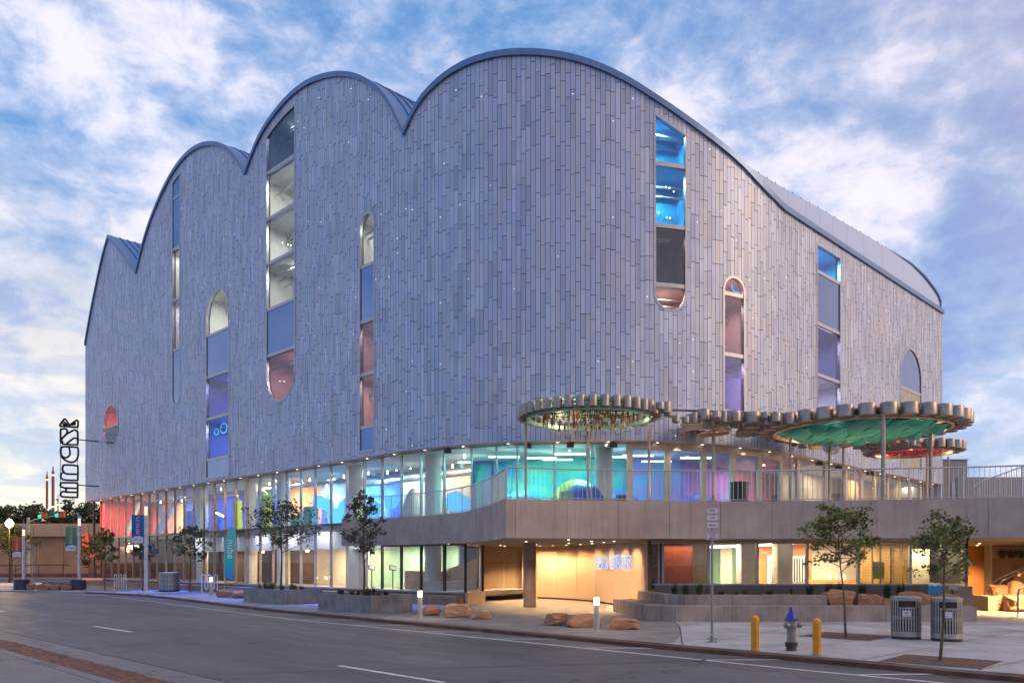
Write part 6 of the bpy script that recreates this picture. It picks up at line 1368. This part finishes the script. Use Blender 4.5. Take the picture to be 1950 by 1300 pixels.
# traffic signals
sgo = pbr('signal_orange', (.55, .10, .03), .5); grn = emi('signal_green', (.02, .8, .45), 1.6)
Ym = 108; ms = thing('signal_mast', 'pale signal mast with raised arm at the far left junction', 'traffic signal', (A(54, Ym), Ym, 0))
MB().tube([(0, 0, 0), (0, 0, ZP(985, Ym))], [.26, .2], 12).build('mast', pbr('mast_pale', (.50, .46, .36), .5, .3), ms, True)
MB().tube([(0, 0, ZP(995, Ym)), (A(66, Ym)-A(54, Ym), 0, ZP(989, Ym)), (A(95, Ym)-A(54, Ym), 0, ZP(983, Ym)), (A(118, Ym)-A(54, Ym), 0, ZP(981, Ym))], [.17, .13, .1, .08], 8).build('mast_arm', pbr('mast_pale', (.5, .46, .36)), ms, True)
for a, b, y0, y1 in ((79, 90, 976, 987), (111, 124, 973, 985)):
    x0, x1 = A(a, Ym)-A(54, Ym), A(b, Ym)-A(54, Ym); hd = MB().box(x0, x1, -.35, .1, ZP(y1, Ym), ZP(y0, Ym)).build('signal_head', sgo, ms)
    MB().tube([(x0-.1, -.3, ZP(y1-4, Ym)), (x0+.12, -.42, ZP(y1-4, Ym))], .24, 10).build('signal_lens', grn, hd)
MB().box(A(94, Ym)-A(54, Ym), A(103, Ym)-A(54, Ym), -.1, -.05, ZP(980, Ym), ZP(970, Ym)).build('street_name_plate', pbr('plate_green', (.01, .2, .15), .5), ms)
Yk = 84; bmst = thing('black_signal_post', 'black post with orange three lamp signal beside the museum end', 'traffic signal', (A(179, Yk), Yk, 0))
MB().tube([(0, 0, 0), (0, 0, 1.0), (0, 0, 1.2), (0, 0, ZP(950, Yk))], [.3, .24, .15, .13], 12).build('post', blackm, bmst, True)
x0, x1 = A(161, Yk)-A(179, Yk), A(170, Yk)-A(179, Yk)
hd = MB().box(x0+.15, x1, -.2, .2, ZP(1041, Yk), ZP(1015, Yk)).build('signal_head', sgo, bmst)
for y in (1019, 1028, 1037): MB().tube([(x0-.12, -.1, ZP(y, Yk)), (x0+.16, -.1, ZP(y, Yk))], .17, 10).build('signal_visor', sgo, hd)
MB().tube([(x1, 0, ZP(1014, Yk)), (0, 0, ZP(1014, Yk))], .05, 6).build('bracket', sgo, bmst)
hh_ = MB().box(-.3, .3, -.25, .1, ZP(1060, Yk), ZP(1053, Yk)).build('pedestrian_signal', sgo, bmst)
# hydrant-like red stand pipes at its foot
# far towers
bandm = emi('tower_band', (1, .62, .40), 2.2); tmr = pbr('tower_red', (.30, .09, .06), .6)
for i, (px, yt, r, lab) in enumerate([(89.5, 906, 2.2, 'thin red stack with lit bands, left of three in the distance'), (101, 897, 2.8, 'tallest red stack with lit bands in the distance'), (110.5, 952, 1.3, 'shortest thin red mast right of the two stacks')]):
    Yt = 260; s = Yt/F; tt_ = thing('far_stack', lab, 'stack', (A(px, Yt), Yt, 0), 0, 'red stacks on the skyline'); H = ZP(yt, Yt)
    MB().lathe([(r*s, 0), (r*s*.9, H)], (0, 0, 0), 14).build('shaft', tmr, tt_, True)
    for f in (.985, .60, .66) if r > 2 else (.97,): MB().lathe([(r*s*1.15, 0), (r*s*1.15, .45)], (0, 0, H*f-1), 14).build('lit_band', bandm, tt_)
    MB().lathe([(r*s*.5, 0), (r*s*.3, 1.6)], (0, 0, H), 8).build('tip', blackm, tt_)
Yd = 70; sd = thing('street_notice', 'small grey parking notice on a slim post at the far left corner', 'sign', (A(61.5, 60), 60, 0)); MB().tube([(0, 0, 0), (0, 0, ZP(1037, 60))], .03, 6).build('post', steel, sd); MB().box(-.12, .12, -.05, -.03, ZP(1057, 60), ZP(1037, 60)).build('plate', plat, sd)
for i, z in enumerate((1041, 1045, 1049)): MB().box(-.08, .08, -.056, -.051, ZP(z+1, 60), ZP(z, 60)).build('print_line', signr, sd)
# blue washes from the soffit and the neon onto the paving
for px, pw in [(360, 300), (470, 200), (590, 300), (690, 260), (820, 120)]:
    q = P(t_of(px), .2); lamp('SPOT', 'soffit_blue_spot', (q.x, q.y, SOF-.12), (.06, .18, 1), pw*38, .08, aim=(-.7*.32, -.7*.32, -1), spot=60, blend=.9)
for px in (250, 420, 600): 
    q = P(t_of(px), .3); lamp('SPOT', 'soffit_warm_spot', (q.x, q.y, SOF-.12), (1, .72, .42), 60, .06, spot=100, blend=.8)
for px in (1030, 1180, 1300, 1430, 1560, 1680):
    q = P(t_of(px), .3); lamp('SPOT', 'terrace_downlight', (q.x, q.y, SOF-.12), (1, .70, .40), 70, .06, spot=110, blend=.8)
